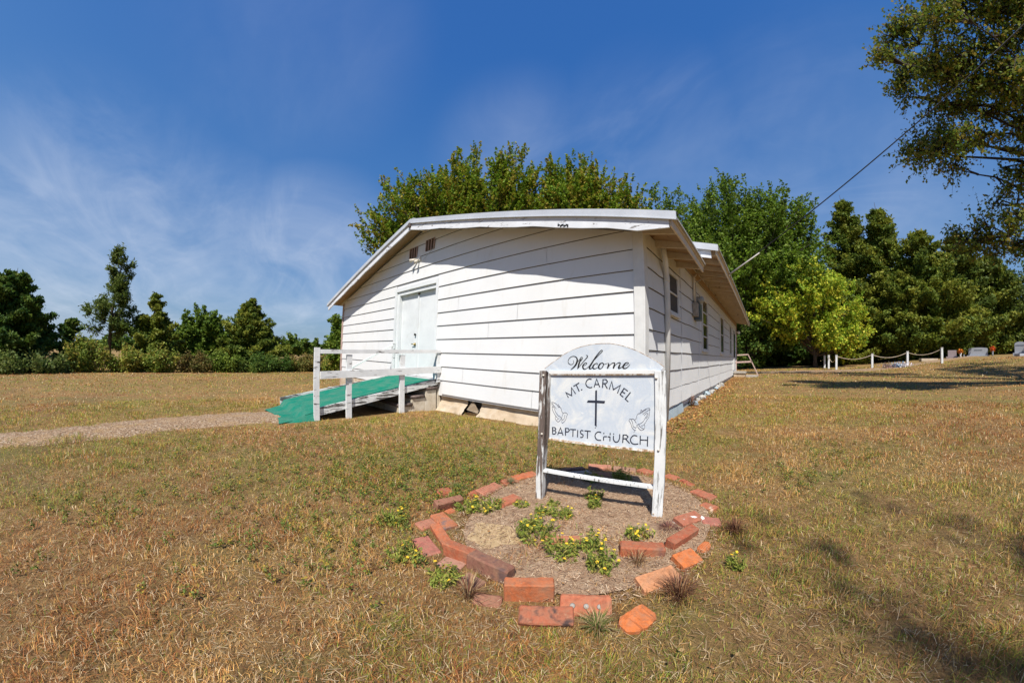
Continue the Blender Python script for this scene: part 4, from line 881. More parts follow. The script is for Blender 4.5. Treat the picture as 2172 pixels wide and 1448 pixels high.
# ------------------------------------------------------------ vegetation
def leaf_mat(name, trans=.35, rough=.6):
    b = NB(name); at = b.n('ShaderNodeAttribute'); at.attribute_name = 'Col'
    tr = b.n('ShaderNodeBsdfTranslucent'); b.l(at.outputs['Color'], tr.inputs[0]); mx_ = b.n('ShaderNodeMixShader'); mx_.inputs[0].default_value = trans
    b.l(b.b.outputs[0], mx_.inputs[1]); b.l(tr.outputs[0], mx_.inputs[2]); b.l(mx_.outputs[0], b.out.inputs[0])
    b.b.inputs['Specular IOR Level'].default_value = .2
    return b.fin(at.outputs['Color'], rough)
MAT['leaf'] = leaf_mat('leaves'); MAT['blade'] = leaf_mat('grass_blades', .25, .7)
MAT['bark'] = plain('bark', (.085,.065,.05), .95, 0, .4, 8); MAT['barkd'] = plain('dark_bark', (.045,.035,.028), .95, 0, .4, 8)
def leafquads(P, s, rg, asp=1.5, upb=.35):
    n = len(P); Nn = rg.normal(size=(n, 3)); Nn[:, 2] += upb*np.sign(Nn[:, 2]+.5); Nn /= np.linalg.norm(Nn, axis=1)[:, None]
    A = rg.normal(size=(n, 3)); T = np.cross(Nn, A); T /= np.linalg.norm(T, axis=1)[:, None]; B = np.cross(Nn, T)
    s = (s*rg.uniform(.6, 1.35, n))[:, None]
    V = np.stack([P-T*s*asp/2, P+B*s/2-T*s*.1, P+T*s*asp/2, P-B*s/2-T*s*.1], 1)
    return V.reshape(-1, 3)
def palette(n, cols, rg, key=None, jit=.22):
    C_ = np.array(cols); k = len(C_)
    t = (rg.rand(n) if key is None else np.clip(key+rg.normal(0, .22, n), 0, .999))*(k-1e-6); i = t.astype(int); c = C_[np.minimum(i, k-1)]
    return c*(1+rg.uniform(-jit, jit, n))[:, None]
ELM = [(0.096, 0.175, 0.012), (0.144, 0.237, 0.016), (0.202, 0.278, 0.02), (0.26, 0.287, 0.027), (0.327, 0.257, 0.035)]
DARK = [(0.047, 0.1, 0.018), (0.07, 0.132, 0.02), (0.105, 0.166, 0.025), (0.14, 0.187, 0.032)]
CED = [(0.086, 0.13, 0.02), (0.135, 0.18, 0.022), (0.196, 0.227, 0.028), (0.251, 0.255, 0.035)]
YEL = [(0.207, 0.324, 0.028), (0.326, 0.418, 0.033), (0.466, 0.513, 0.043), (0.654, 0.59, 0.068), (0.172, 0.286, 0.028)]
OAK = [(0.083, 0.144, 0.018), (0.13, 0.204, 0.023), (0.187, 0.255, 0.031)]
SHR = [(0.128, 0.182, 0.026), (0.2, 0.255, 0.036), (0.29, 0.309, 0.048), (0.362, 0.291, 0.06)]
PIN = [(0.077, 0.118, 0.022), (0.115, 0.162, 0.029), (0.163, 0.198, 0.042)]
OVH = [(0.097, 0.147, 0.019), (0.149, 0.197, 0.024), (0.213, 0.235, 0.029), (0.276, 0.221, 0.04), (0.118, 0.184, 0.024)]
def crown_mesh(root, P, s, rg, cols, key, asp=1.5, name='crown', mat=None):
    V = leafquads(P, s, rg, asp); c = palette(len(P), cols, rg, key); return quadmesh(name, V, 4, mat or MAT['leaf'], root, np.repeat(c, 4, 0))
def broad(label, cat, x, y, blobs, seed, nb=60, nt=12, nl=30, s=.15, cols=ELM, tr=.28, Lt=1.6, up=.7, js=.16, group=None, name='broadleaf_tree', trunkz=.45, base=None, twigtubes=False, bark='bark', tilt=(0, 0), limbr=.05, hier=0):
    rg = np.random.RandomState(seed); g = zn(x, y)
    root = empty(name, (x, y, g-.03), label, cat, group)
    Bl = np.array([q for q in blobs], float)        # (X,Y,Z,r,rz) world
    w = np.where(Bl[:, 3] > 1.1, .9, np.minimum(Bl[:, 3], .9)**1.6) if hier else Bl[:, 3]**2; w /= w.sum(); zt = Bl[:, 2].max()
    tm = MB(); top = Vector((float(np.average(Bl[:, 0], weights=w))*.4+x*.6+tilt[0], float(np.average(Bl[:, 1], weights=w))*.4+y*.6+tilt[1], g+(zt-g)*.72))
    b0 = Vector((x, y, g-.1)); trunk = [tuple(b0+(top-b0)*t+Vector((math.sin(t*5+seed)*.12, math.cos(t*4+seed)*.12, 0))*min(1, (zt-g)/8)*t) for t in [k/7 for k in range(8)]]
    tm.tube(trunk, [tr*1.35]+[tr*(1-.11*k) for k in range(1, 8)], 9)
    C0 = np.array([np.average(Bl[:, 0], weights=w), np.average(Bl[:, 1], weights=w), np.average(Bl[:, 2], weights=w)])
    LP = []; LK_ = []; ML = []
    if hier:
        for k in rg.permutation(len(Bl))[:hier]:
            q = Bl[k]; tt = np.clip((q[2]-g)/(zt-g)*.75+rg.uniform(-.06, .06), .25, .98); S = np.array(trunk[0])*(1-tt)+np.array(trunk[-1])*tt; Ee = q[:3]
            mid = S*.5+Ee*.5+np.array([0, 0, np.linalg.norm(Ee-S)*rg.uniform(.0, .12)])+rg.normal(size=3)*.2; ts = np.linspace(0, 1, 12); pts = [S*(1-t)**2+mid*2*t*(1-t)+Ee*t*t+(rg.normal(size=3)*.05 if 0 < t < 1 else 0) for t in ts]
            tm.tube([tuple(p) for p in pts], [limbr*1.5*(1-.85*t) for t in ts], 6, False); ML += pts[4:]
        ML = np.array(ML)
    for i in range(nb):
        k = rg.choice(len(Bl), p=w); q = Bl[k]; d = rg.normal(size=3); d /= np.linalg.norm(d); rr_ = rg.uniform(.35, 1)**.5
        Ee = q[:3]+d*np.array([q[3], q[3], q[4] if len(q) > 4 else q[3]])*rr_*.88
        tt = np.clip((Ee[2]-g)/(zt-g)*.6+rg.uniform(-.1, .1), .22, .98); S = np.array(trunk[0])*(1-tt)+np.array(trunk[-1])*tt
        if hier: S = ML[np.argmin(np.abs(np.linalg.norm(ML-Ee, axis=1)-.55))]
        mid = S*.45+Ee*.55+np.array([0, 0, np.linalg.norm(Ee-S)*rg.uniform(-.08, .10)])
        pts = [S*(1-t)**2+mid*2*t*(1-t)+Ee*t*t for t in (0, .25, .5, .75, 1)]
        ln = np.linalg.norm(Ee-S); tm.tube([tuple(p) for p in pts], [limbr*(.5+ln*.12)*f for f in (1.2, .9, .6, .35, .15)], 5, False)
        out = (Ee-C0); out /= np.linalg.norm(out)+1e-6
        for j in range(nt):
            t = rg.uniform(.55, 1.05); B0 = S*(1-t)**2+mid*2*t*(1-t)+Ee*t*t
            dd = out*.55+np.array([0, 0, up])+rg.normal(size=3)*.62; dd /= np.linalg.norm(dd); l = Lt*rg.uniform(.4, 1.15)
            u = rg.rand(nl)**.85; pp = B0+dd*l*u[:, None]+rg.normal(size=(nl, 3))*js*(1.1-u[:, None]*.75)
            if twigtubes: tm.tube([tuple(B0), tuple(B0+dd*l*.9)], [limbr*.16, limbr*.05], 3, False)
            LP.append(pp); LK_.append(np.full(nl, rg.rand()*.7+.15))
    tm.build('trunk', MAT[bark], root, True)
    crown_mesh(root, np.concatenate(LP), s, rg, cols, np.concatenate(LK_))
    return root
def cedar(label, x, y, H, R0, seed, nb=46, nl=420, s=.12, cols=CED, low=.04, jag=.35, group=None, cat='cedar tree', tops=((0, 0, 1),), sq=.9, name='cedar_tree', lean=0):
    rg = np.random.RandomState(seed); g = zn(x, y); root = empty(name, (x, y, g-.03), label, cat, group); tm = MB(); LP = []; KK = []
    for (ox, oy, hf) in tops:
        h = H*hf; tm.tube([(x, y, g-.1), (x+ox*.5, y+oy*.5, g+h*.5), (x+ox, y+oy, g+h*.97)], [.022*H+.02, .014*H, .01], 7)
        for i in range(int(nb*hf)):
            t = rg.uniform(low, .97) if i > 4 else rg.uniform(.8, .99); ph = rg.uniform(0, 6.283); z0 = g+h*t*.93
            prof = (1-t)**sq*(1 if t > .12 else .75+t*2); ln = R0*prof*rg.uniform(1-jag, 1+jag*.75)+.12
            bx, by = x+ox*t, y+oy*t
            d = np.array([math.cos(ph), math.sin(ph), rg.uniform(.15, .75)+t*.5])
            n_ = int(nl*(.35+ln/R0)); u = rg.uniform(.08, 1, n_)
            P_ = np.array([bx, by, z0])+d*ln*u[:, None]*np.array([1, 1, .65])+rg.normal(size=(n_, 3))*(.030*R0+.085*ln*(1.05-u[:, None]*.85))*np.array([1, 1, .62])
            P_ = P_[P_[:, 2] > g+.05]; LP.append(P_); KK.append(np.full(len(P_), rg.rand()*.75+.1))
            if i % 2 == 0: tm.tube([(bx, by, z0), tuple(np.array([bx, by, z0])+d*ln*.8*np.array([1, 1, .65]))], [.012*R0+.01, .006], 4, False)
    tm.build('trunk', MAT['barkd'], root, True); crown_mesh(root, np.concatenate(LP), s, rg, cols, np.concatenate(KK), 1.9); return root
def shrub(label, x, y, w, h, seed, cols=SHR, n=3500, s=.09, group='bushes along the edge of the lawn', cat='bush', name='bush', nst=26, dens=.15, spiky=1.0):
    rg = np.random.RandomState(seed); g = zn(x, y); root = empty(name, (x, y, g-.02), label, cat, group); tm = MB(); LP = []; KK = []
    for i in range(nst):
        a = rg.uniform(0, 6.283); r = math.sqrt(rg.rand())*w; hh = h*rg.uniform(.55, 1.05)*(1-.45*(r/w)**2)
        p0 = np.array([x+math.cos(a)*r*.55, y+math.sin(a)*r*.55, g-.03]); p1 = np.array([x+math.cos(a)*r, y+math.sin(a)*r, g+hh])
        tm.tube([tuple(p0), tuple((p0+p1)/2), tuple(p1)], [.022, .012, .004], 4, False)
        k = n//nst; u = rg.rand(k)**.8; LP.append(p0+(p1-p0)*u[:, None]+rg.normal(size=(k, 3))*(dens*w*(1.15-u[:, None]*.7*spiky)+.03)); KK.append(np.full(k, rg.rand()*.8+.1))
    P_ = np.concatenate(LP); K_ = np.concatenate(KK); m_ = P_[:, 2] > g+.01
    tm.build('stems', MAT['bark'], root, True); crown_mesh(root, P_[m_], s, rg, cols, K_[m_], 1.7, 'leaves'); return root
G1 = 'trees along the left edge of the lawn'; G2 = 'trees behind the church'; G3 = 'cedars behind the graves'
# left row
cedar('broad dark cedar at the far left edge with a heavy overhanging top', -21.2, -15.4, 5.2, 2.1, 11, 76, 560, .10, DARK, .03, .45, G1, tops=((0, 0, 1), (.6, -.7, .85), (-.3, .9, .74)), sq=.65)
cedar('small dark cedar just right of the broad dark one at the left edge', -23.4, -12.9, 3.0, 1.2, 12, 34, 260, .12, DARK, .03, .35, G1, sq=.7)
cedar('bushy cedar left of the round oak', -27.2, -8.7, 5.5, 2.3, 13, 70, 560, .10, CED, .03, .45, G1, tops=((0, 0, 1), (-.7, -.9, .72)), sq=1.0)
cedar('pointed cedar with a twin tip right of the round oak', -27.3, -1.7, 5.8, 2.8, 14, 96, 600, .10, CED, .02, .32, G1, tops=((0, 0, 1), (.2, -.5, .93), (.1, 1.4, .58)), sq=1.05)
broad('round dense bright green oak between two cedars on the left', 'oak tree', -30.5, -5.3, [(-30.5, -5.3, 1.3, 2.2, 1.9), (-30.5, -6.9, .7, 1.6, 1.7), (-30.4, -3.8, .7, 1.6, 1.7), (-30.5, -5.3, -.4, 2.3, 1.2)], 15, 170, 9, 28, .14, OAK, .16, .55, .4, .13, G1)
def pine(label, x, y, H, R0, seed):
    rg = np.random.RandomState(seed); g = zn(x, y); root = empty('pine_tree', (x, y, g-.03), label, 'pine tree', G1); tm = MB(); LP = []
    tm.tube([(x, y, g-.1), (x+.1, y+.05, g+H*.5), (x+.05, y+.35, g+H*.98)], [.15, .10, .02], 8)
    for i in range(44):
        t = rg.uniform(.25, .98); ph = rg.uniform(0, 6.283); ln = R0*(1.0-t*.72)*rg.uniform(.65, 1.1)*(1.1 if .35 < t < .6 else .85)+.15
        d = np.array([math.cos(ph), math.sin(ph), .35+.5*t]); b0 = np.array([x+.08, y+.3*t, g+H*t])
        e = b0+d*ln*np.array([1, 1, .8]); tm.tube([tuple(b0), tuple((b0+e)/2+np.array([0, 0, -.08])), tuple(e)], [.035, .022, .008], 5, False)
        for k in range(8):
            u = rg.uniform(.3, 1.05); c0 = b0+(e-b0)*u+rg.normal(size=3)*.13; n_ = 34; LP.append(c0+rg.normal(size=(n_, 3))*.12)
    tm.build('trunk', MAT['bark'], root, True); crown_mesh(root, np.concatenate(LP), .075, rg, PIN, None, 3.6); return root
pine('tall open pine standing above the left tree row, its trunk visible', -27.4, -11.7, 7.5, 2.2, 16)
broad('leafy tree half hidden behind the left corner of the church', 'broadleaf tree', -22.4, 4.9, [(-22.4, 4.9, 1.8, 1.6, 1.7), (-22.4, 4.7, .2, 1.6, 1.4), (-22.2, 5.9, 1.4, 1.4, 1.6)], 17, 120, 9, 26, .14, OAK, .14, .8, .45, .14, None)
SB_ = [('pale green feathery bush below the open pine', -21.9, -11.6, 1.2, 2.1, SHR, 1), ('low light green weeds at the far left edge of the lawn', -18.9, -14.9, 1.6, 1.0, [(.10,.15,.03), (.15,.19,.04), (.19,.21,.05)], 2),
 ('low green weeds right of the leftmost ones', -20.4, -13.1, 1.3, .95, [(.09,.14,.03), (.13,.17,.04), (.17,.19,.05)], 3), ('yellow green bush below the bushy cedar', -22.9, -9.6, 1.2, 1.5, SHR, 4),
 ('olive bush between the bushy cedar and the oak', -23.4, -7.6, 1.2, 1.7, SHR, 5), ('rust tinted bush in front of the round oak', -23.7, -5.6, 1.1, 1.3, [(.14,.12,.03), (.19,.13,.04), (.12,.13,.03)], 6),
 ('grass green bush left of the pointed cedar', -24.0, -3.9, 1.2, 1.5, OAK+SHR[:2], 7), ('dark low bush at the foot of the pointed cedar', -24.4, -1.6, 1.5, 1.3, DARK, 8), ('dark bush right of the pointed cedar', -25.0, .3, 1.3, 1.2, DARK, 9),
 ('golden bush left of the ramp railing in the distance', -25.3, 1.9, 1.3, 1.35, [(.20,.16,.035), (.26,.19,.045), (.15,.15,.035)], 10), ('orange tinted bush seen through the end of the ramp railing', -25.2, 3.3, 1.2, 1.3, [(.17,.13,.03), (.12,.14,.03), (.22,.15,.04)], 18),
 ('olive bush under the leafy tree by the church corner', -23.2, 4.5, 1.2, 1.3, SHR, 19)]
for (lb, x, y, w, h, cc_, sd) in SB_: shrub(lb, x, y, w*1.08, h, 100+sd, cc_, 6500 if w > 1.1 else 5000, .085)
broad('small round tree far off beyond the left field', 'broadleaf tree', -86, 14.2, [(-86, 14.2, 1.0, 4.0, 2.6), (-86.3, 17.2, .4, 2.6, 2.0), (-86, 11, .2, 2.4, 2)], 20, 40, 8, 24, .45, DARK+OAK, .3, 1.3, .4, .3)
broad('lone upright tree on the far field horizon', 'broadleaf tree', -112, 27.5, [(-112, 27.5, 1.6, 2.3, 2.0), (-112, 27.5, -.2, 2.6, 1.6)], 21, 30, 8, 22, .45, DARK+OAK, .3, 1.1, .5, .3)
# behind the church
broad('huge spreading elm rising over the roof ridge of the church', 'elm tree', -20.9, 15.8, [(-17.3, 16.6, 16.4, 2.56, 2.8), (-15.5, 16.8, 13.3, 2.4, 2.64), (-20.2, 13.6, 15.5, 2.88, 3.2), (-22.3, 10.7, 13.9, 2.4, 2.64), (-23.4, 8.8, 12.3, 2.24, 2.48), (-24.2, 7.2, 10.2, 1.92, 2.08), (-17.9, 14.6, 12.9, 2.72, 2.96), (-20.3, 11.8, 12.2, 2.56, 2.8), (-22.8, 5.2, 7.3, 1.28, 1.44), (-14.5, 17.6, 12.6, 1.92, 2.08), (-24, 14, 7, 5, 4), (-17, 18, 8, 5, 4)], 31, 560, 10, 46, .15, ELM, .5, 1.9, 1.25, .13, G2)
broad('narrower elm between the huge elm and the large tree on the right', 'elm tree', -12.0, 19.2, [(-12.7, 18.8, 15.2, 2.6, 2.9), (-10.9, 19.8, 14.4, 2.4, 2.6), (-12.5, 17.7, 13.0, 2.6, 2.9), (-9.2, 20.6, 13.1, 2.2, 2.4), (-8.1, 22.1, 13.0, 1.8, 2.0), (-12, 19, 8, 4, 3)], 32, 290, 10, 42, .15, ELM, .4, 1.8, 1.25, .12, G2)
broad('large dark green tree behind the far end of the church', 'broadleaf tree', -.3, 27.6, [(-.6, 27.4, 12.6, 4.3, 4.0), (-5.6, 25.8, 12.2, 4.2, 4.6), (3.6, 28.8, 11.4, 4.2, 4.2), (-1.5, 27, 8.0, 6.0, 3.6), (4.2, 28.5, 7.5, 4.6, 3.8), (6.3, 29.6, 11.2, 2.8, 2.8), (-8.4, 24.8, 10.4, 2.6, 3.0)], 33, 400, 9, 42, .16, OAK+ELM[:2]+DARK[2:], .5, 2.0, .7, .2, G2)
broad('yellow green tree with turning leaves overhanging the rope fence', 'broadleaf tree', 6.4, 27.2, [(6.0, 26.6, 5.6, 3.0, 2.5), (8.8, 27.0, 4.1, 2.2, 2.3), (3.2, 26.0, 4.0, 2.6, 2.5), (9.8, 26.9, 2.1, 1.3, 1.5), (7.4, 25.8, 2.4, 1.5, 1.3)], 34, 190, 10, 26, .13, YEL, .18, .9, .0, .15, None)
broad('shadowy understorey tree behind the wooden handrail', 'broadleaf tree', .6, 26.6, [(.4, 26.6, 3.2, 2.3, 2.3), (2.6, 28.4, 2.8, 2.6, 2.6), (.9, 26.4, 1.0, 2.2, 1.6)], 35, 110, 9, 24, .14, DARK, .14, .8, .3, .18, None)
cedar('tallest cedar with a sharp tip, right of the large dark green tree', 12.2, 36.3, 18.4, 5.4, 41, 143, 600, 0.16, CED, .06, .38, G3, sq=.8)
cedar('second tallest cedar, just right of the sharp tipped one', 14.9, 33.8, 15.9, 5.0, 42, 130, 562, 0.16, CED, .02, .40, G3, sq=.85)
cedar('cedar with a leaning side tip above the middle grave posts', 17.6, 31.4, 11.8, 4.8, 43, 124, 537, 0.15, CED, .02, .42, G3, tops=((0, 0, 1), (1.2, -.8, .8)), sq=.75)
cedar('full bodied cedar behind the single pinkish headstone', 22.4, 34.2, 11.6, 4.2, 44, 124, 537, 0.15, PIN+CED, .0, .36, G3, sq=.62)
cedar('low wide cedar behind the large grey headstone', 26.4, 35.6, 9.8, 4.0, 45, 117, 525, 0.15, PIN+CED, .0, .36, G3, sq=.6)
cedar('low dark cedar filling the gap behind the flower pile', 10.6, 31.8, 8.0, 3.8, 46, 104, 525, 0.14, CED, .0, .36, G3, sq=.6)
cedar('dark cedar close behind the middle rope fence posts', 15.0, 30.6, 7.4, 3.4, 47, 104, 525, 0.13, CED, .0, .36, G3, sq=.6)
broad('pale leaved tree behind the upright double headstone', 'broadleaf tree', 31.0, 36.5, [(31, 36.5, 6.2, 3.6, 3.4), (28.4, 38.0, 8.0, 3.0, 3.0), (34, 34, 5.5, 4, 4), (31, 36, 2.6, 4.0, 2.4)], 48, 110, 9, 22, .22, [(.07,.11,.025), (.11,.15,.04), (.16,.19,.07)], .3, 1.4, .5, .22)
broad('tree at the right edge of the grave yard', 'broadleaf tree', 36.5, 29.5, [(36.5, 29.5, 5.0, 4.4, 4.4), (35.5, 32.0, 2.0, 4.0, 2.6)], 49, 90, 9, 22, .24, DARK+OAK, .3, 1.4, .5, .25)
# a continuous dark thicket behind, too tangled to count
rg = np.random.RandomState(5); LP = []
line = [(-2, 34), (6, 36.5), (13, 41), (21, 43), (29, 43.5), (38, 40), (44, 33), (48, 22)]
for (p, q) in zip(line[:-1], line[1:]):
    n_ = 5200; u = rg.rand(n_); P_ = np.stack([p[0]+(q[0]-p[0])*u, p[1]+(q[1]-p[1])*u, np.zeros(n_)], 1)
    hmx = 4.4+2.2*np.sin(P_[:, 0]*.7+1)+1.2*np.sin(P_[:, 0]*1.9); P_[:, :2] += rg.normal(size=(n_, 2))*1.0; P_[:, 2] = zg(P_[:, 0], P_[:, 1])+hmx*rg.rand(n_)**.8; LP.append(P_)
P_ = np.concatenate(LP); tag(quadmesh('thicket', leafquads(P_, .42, rg), 4, MAT['leaf'], None, np.repeat(palette(len(P_), DARK, rg), 4, 0)), 'dark continuous thicket of undergrowth far behind the graves and cedars', 'undergrowth', None, 'stuff')
LP = []; line = [(-165, -60), (-160, -20), (-158, 10), (-160, 45), (-150, 80), (-120, 120), (-60, 150), (20, 160)]
for (p, q) in zip(line[:-1], line[1:]):
    n_ = 3000; u = rg.rand(n_); P_ = np.stack([p[0]+(q[0]-p[0])*u, p[1]+(q[1]-p[1])*u, np.zeros(n_)], 1); hmx = 3.6+1.6*np.sin(P_[:, 1]*.21+P_[:, 0]*.13)+1.0*np.sin(P_[:, 1]*.55)
    P_[:, :2] += rg.normal(size=(n_, 2))*2; P_[:, 2] = zg(P_[:, 0], P_[:, 1])+hmx*rg.rand(n_)**.7; LP.append(P_)
P_ = np.concatenate(LP); tag(quadmesh('distant_woods', leafquads(P_, 1.1, rg), 4, MAT['leaf'], None, np.repeat(palette(len(P_), DARK+OAK[:1], rg), 4, 0)), 'distant line of dark woods along the far horizon of the field', 'woods', None, 'stuff')
# the overhanging tree at the right edge
TRB = [[6.71,4.9,8.51,0.5],[7.25,4.46,8.59,0.52],[6.82,2.83,7.13,0.47],[5.52,3.82,7.06,0.21],[8.31,3.79,8.0,0.61],[8.74,3.5,7.5,0.6],[6.63,4.89,7.43,0.42],[6.94,3.83,6.96,0.53],[7.97,4.0,7.14,0.56],[8.61,3.73,6.83,0.58],[6.43,5.13,6.88,0.28],[6.71,4.03,6.27,0.47],[7.7,4.17,6.4,0.45],[8.28,3.88,6.0,0.54],[7.56,5.28,6.38,0.5],[8.62,5.43,6.4,0.55],[9.17,5.1,6.01,0.52],[6.83,5.5,5.82,0.41],[6.27,5.75,5.36,0.32],[6.89,5.01,5.14,0.39],[7.06,4.25,4.99,0.37],[6.15,4.98,4.58,0.16],[7.25,5.6,4.73,0.23],[7.81,4.61,5.06,0.31],[8.48,4.39,4.89,0.33],[8.84,5.85,4.77,0.22],[8.56,5.22,4.03,0.25],[8.23,5.67,3.78,0.21],[7.54,5.34,3.27,0.3],[7.78,4.63,3.0,0.31],[7.1,5.88,3.21,0.26],[7.14,5.47,2.7,0.25],[8.03,5.98,2.77,0.34],[9.26,6.53,3.0,0.32],[9.23,3.26,6.97,0.71],[8.55,3.13,5.62,0.64],[9.64,4.83,5.46,0.61],[9.39,5.25,4.45,0.48],[7.83,3.26,8.5,0.71],[9.02,3.1,8.3,0.86],[9.72,2.82,7.25,0.96],[9.44,5.58,3.51,0.48],[15,7,7,2.3],[12.8,6.6,11.5,1.2],[15.5,9,9,1.8],[15.5,6,10,2.0],[14.5,5,8,1.5],[9.5,7,17,1.3],[11,7.3,15.8,1.4],[12.5,7,14.5,1.5],[12.5,5.5,14,1.6],[8.2,6.2,18.5,1.15],[16,8,7,2.2],[17,11,9,2.2],[14.8,8,7,1.6]]
broad('big overhanging elm with reddish brown tinged leaves at the right edge', 'elm tree', 13.2, 4.6, [tuple(q)+(q[3]*.85,) for q in TRB], 51, 1000, 7, 11, .060, OVH, .36, .62, -.1, .085, None, twigtubes=True, bark='barkd', limbr=.05, hier=42)
broad('bare limbed tree behind the viewer whose shade falls on the lower right lawn', 'broadleaf tree', 10.5, -13.0, [(6.1, -10.2, 10.8, .20, .2), (6.3, -10.5, 10.9, .24, .2), (6.6, -10.75, 11, .28, .2), (6.95, -11.0, 11, .4, .3), (6.85, -9.4, 11, .20, .2), (7.15, -9.7, 11, .25, .2), (7.4, -10.1, 11, .30, .2), (7.8, -10.6, 11.2, .5, .4), (8.6, -11.4, 11.4, 1.0, .8)], 52, 44, 6, 11, .075, OVH, .2, .42, .1, .12, None)
# ------------------------------------------------------------ grass
def grounded(x, y):
    dip = .045*np.exp(-((y+.15)/.32)**2)*sstep(-10.6, -10.2, x)*(1-sstep(.1, .5, x)); nr = np.exp(-((x-1)**2+(y+2)**2)/400)
    return zg(x, y)+nr*(.018*(vnoise(x, y, 1.1)-.5)+.022*(vnoise(x, y, .35, 3)-.5))-.004-dip
CAMX, CAMY = 1.38, -4.26
TAN = np.array([(0.597, 0.34, 0.107), (0.528, 0.275, 0.079), (0.689, 0.43, 0.158), (0.482, 0.24, 0.067), (0.575, 0.35, 0.119)])
RUST = np.array([(0.411, 0.162, 0.049), (0.32, 0.118, 0.041), (0.48, 0.206, 0.065), (0.229, 0.098, 0.041)])
GREEN = np.array([(0.162, 0.237, 0.026), (0.209, 0.285, 0.035), (0.257, 0.294, 0.044), (0.123, 0.19, 0.026)])
OLIVE = np.array([(0.348, 0.293, 0.044), (0.422, 0.333, 0.054), (0.296, 0.232, 0.037), (0.454, 0.343, 0.073)])
def allowed(x, y):
    ok = ~((x > -BW) & (x < .03+.02*y) & (y > -.03) & (y < LEN))
    ok &= ~((x > -4.4) & (x < .2) & (y > -.22-.08*np.sin(x*7)) & (y < 0) & ((x*37) % 1 > .12))
    ok &= ~((x > -6.5) & (x < -4.34) & (y > -2.95) & (y < 0)); ok &= ~((x > -6.3) & (x < -4.15) & (y > -3.4) & (y < -2.9))
    for (bx, by, a, hl, hw) in BPOS:
        u = (x-bx)*math.cos(a)+(y-by)*math.sin(a); w = -(x-bx)*math.sin(a)+(y-by)*math.cos(a)
        ok &= ~((abs(u) < hl+.003) & (abs(w) < hw+.003))
    return ok
def blades(name, n, rlo, rhi, power, seed, hs, ws, patchy=True, azr=(20, 250), centre=(CAMX, CAMY), lbl=None, cat=None):
    rg = np.random.RandomState(seed); u = rg.rand(n); r = (rlo**power+(rhi**power-rlo**power)*u)**(1/power); a = np.radians(rg.uniform(azr[0], azr[1], n))
    x = centre[0]+r*np.cos(a); y = centre[1]+r*np.sin(a); k = allowed(x, y)
    # small tussocks pull blades together
    x += .0; bedr = np.hypot((x-RC[0])/.86, y-RC[1]); inbed = bedr < .84
    pd = pathdist(x, y); pd = pd+np.clip(-(y+4.3)*.26, 0, .80)+.5*(vnoise(x, y, 3.1, 51)-.5)+.2*(vnoise(x, y, 9, 52)-.5); k &= ~((pd < .85) & (rg.rand(n) > .07)); k &= ~((pd < 1.1) & (rg.rand(n) > .5))
    k &= ~(inbed & (rg.rand(n) > .85)); sp = np.hypot((x-.20)/.20, (y+3.02)/.16); k &= ~((sp < 1) & (rg.rand(n) > .06))
    bare = vnoise(x, y, 1.9, 21)*.6+vnoise(x, y, 5, 22)*.4; k &= ~((bare > .68) & (rg.rand(n) > .45))
    k &= ~((x > -.0) & (x < .35) & (y > .1) & (y < 16) & (rg.rand(n) > .4))
    x, y, r, inbed = x[k], y[k], r[k], inbed[k]; n = len(x)
    h = hs*(.55+.9*rg.rand(n))*(.7+.75*vnoise(x, y, 2.3, 5))*(1+.05*r); cl = vnoise(x, y, 9, 61)*vnoise(x, y, 4, 62); h *= .55+1.9*cl; h[inbed] *= .95; w = ws*(.6+.8*rg.rand(n))*(1+.30*r)
    z = grounded(x, y)
    ph = rg.uniform(0, 2*np.pi, n)+vnoise(x, y, 3, 9)*3; lean = np.clip(rg.gamma(2.2, .62, n), .15, 4.0)   # dry grass lies over
    L_ = h; ex = np.sin(np.arctan(lean)); ez = np.cos(np.arctan(lean))
    dx_, dy_ = np.cos(ph), np.sin(ph); fx, fy = -np.sin(ph), np.cos(ph)
    b0 = np.stack([x, y, z-.004], 1); sd = np.stack([fx, fy, rg.normal(0, .25, n)], 1)*(w/2)[:, None]
    m_ = b0+np.stack([dx_*ex*L_*.45, dy_*ex*L_*.45, ez*L_*.62], 1); t_ = b0+np.stack([dx_*ex*L_*1.05, dy_*ex*L_*1.05, ez*L_*(.95-.35*rg.rand(n))], 1)
    V = np.stack([b0-sd, b0+sd, m_+sd*.8, m_-sd*.8, t_], 1).reshape(-1, 3)
    base = np.arange(n)*5; idx = np.stack([base, base+1, base+2, base+3, base+3, base+2, base+4], 1).ravel(); st = (np.arange(n)*7)[:, None]+np.array([0, 4]); 
    g1 = vnoise(x, y, .36, 31)*.60+vnoise(x, y, 1.3, 32)*.38+vnoise(x, y, 5, 33)*.28-.06; ru = vnoise(x, y, .8, 41)*.5+vnoise(x, y, 3.2, 42)*.5
    # greener to the left front of the church, drier to the right
    gp = np.clip((g1-.48)*3.4+.50*np.exp(-((x+1.6)**2+(y+1.8)**2)/5.5)+.24, .08, .92); gp = np.where(inbed, .10, gp)
    rp = np.clip((ru-.42)*2.8+.26, .10, .8); q = rg.rand(n); c = TAN[rg.randint(0, len(TAN), n)]
    ms = rg.rand(n) < .13; c = np.where(ms[:, None], np.array([.72, .56, .34]), c); m2 = (rg.rand(n) < rp) & ~ms; c = np.where(m2[:, None], RUST[rg.randint(0, 4, n)], c); m3 = q < gp*.75; c = np.where(m3[:, None], OLIVE[rg.randint(0, 4, n)], c); m4 = q < gp*.42; c = np.where(m4[:, None], GREEN[rg.randint(0, 4, n)], c)
    pv = vnoise(x, y, .9, 71)*.6+vnoise(x, y, 3.7, 72)*.4; c = c*rg.uniform(.5, 1.3, n)[:, None]*(.78+.50*pv)[:, None]; cc_ = np.repeat(c, 5, 0)
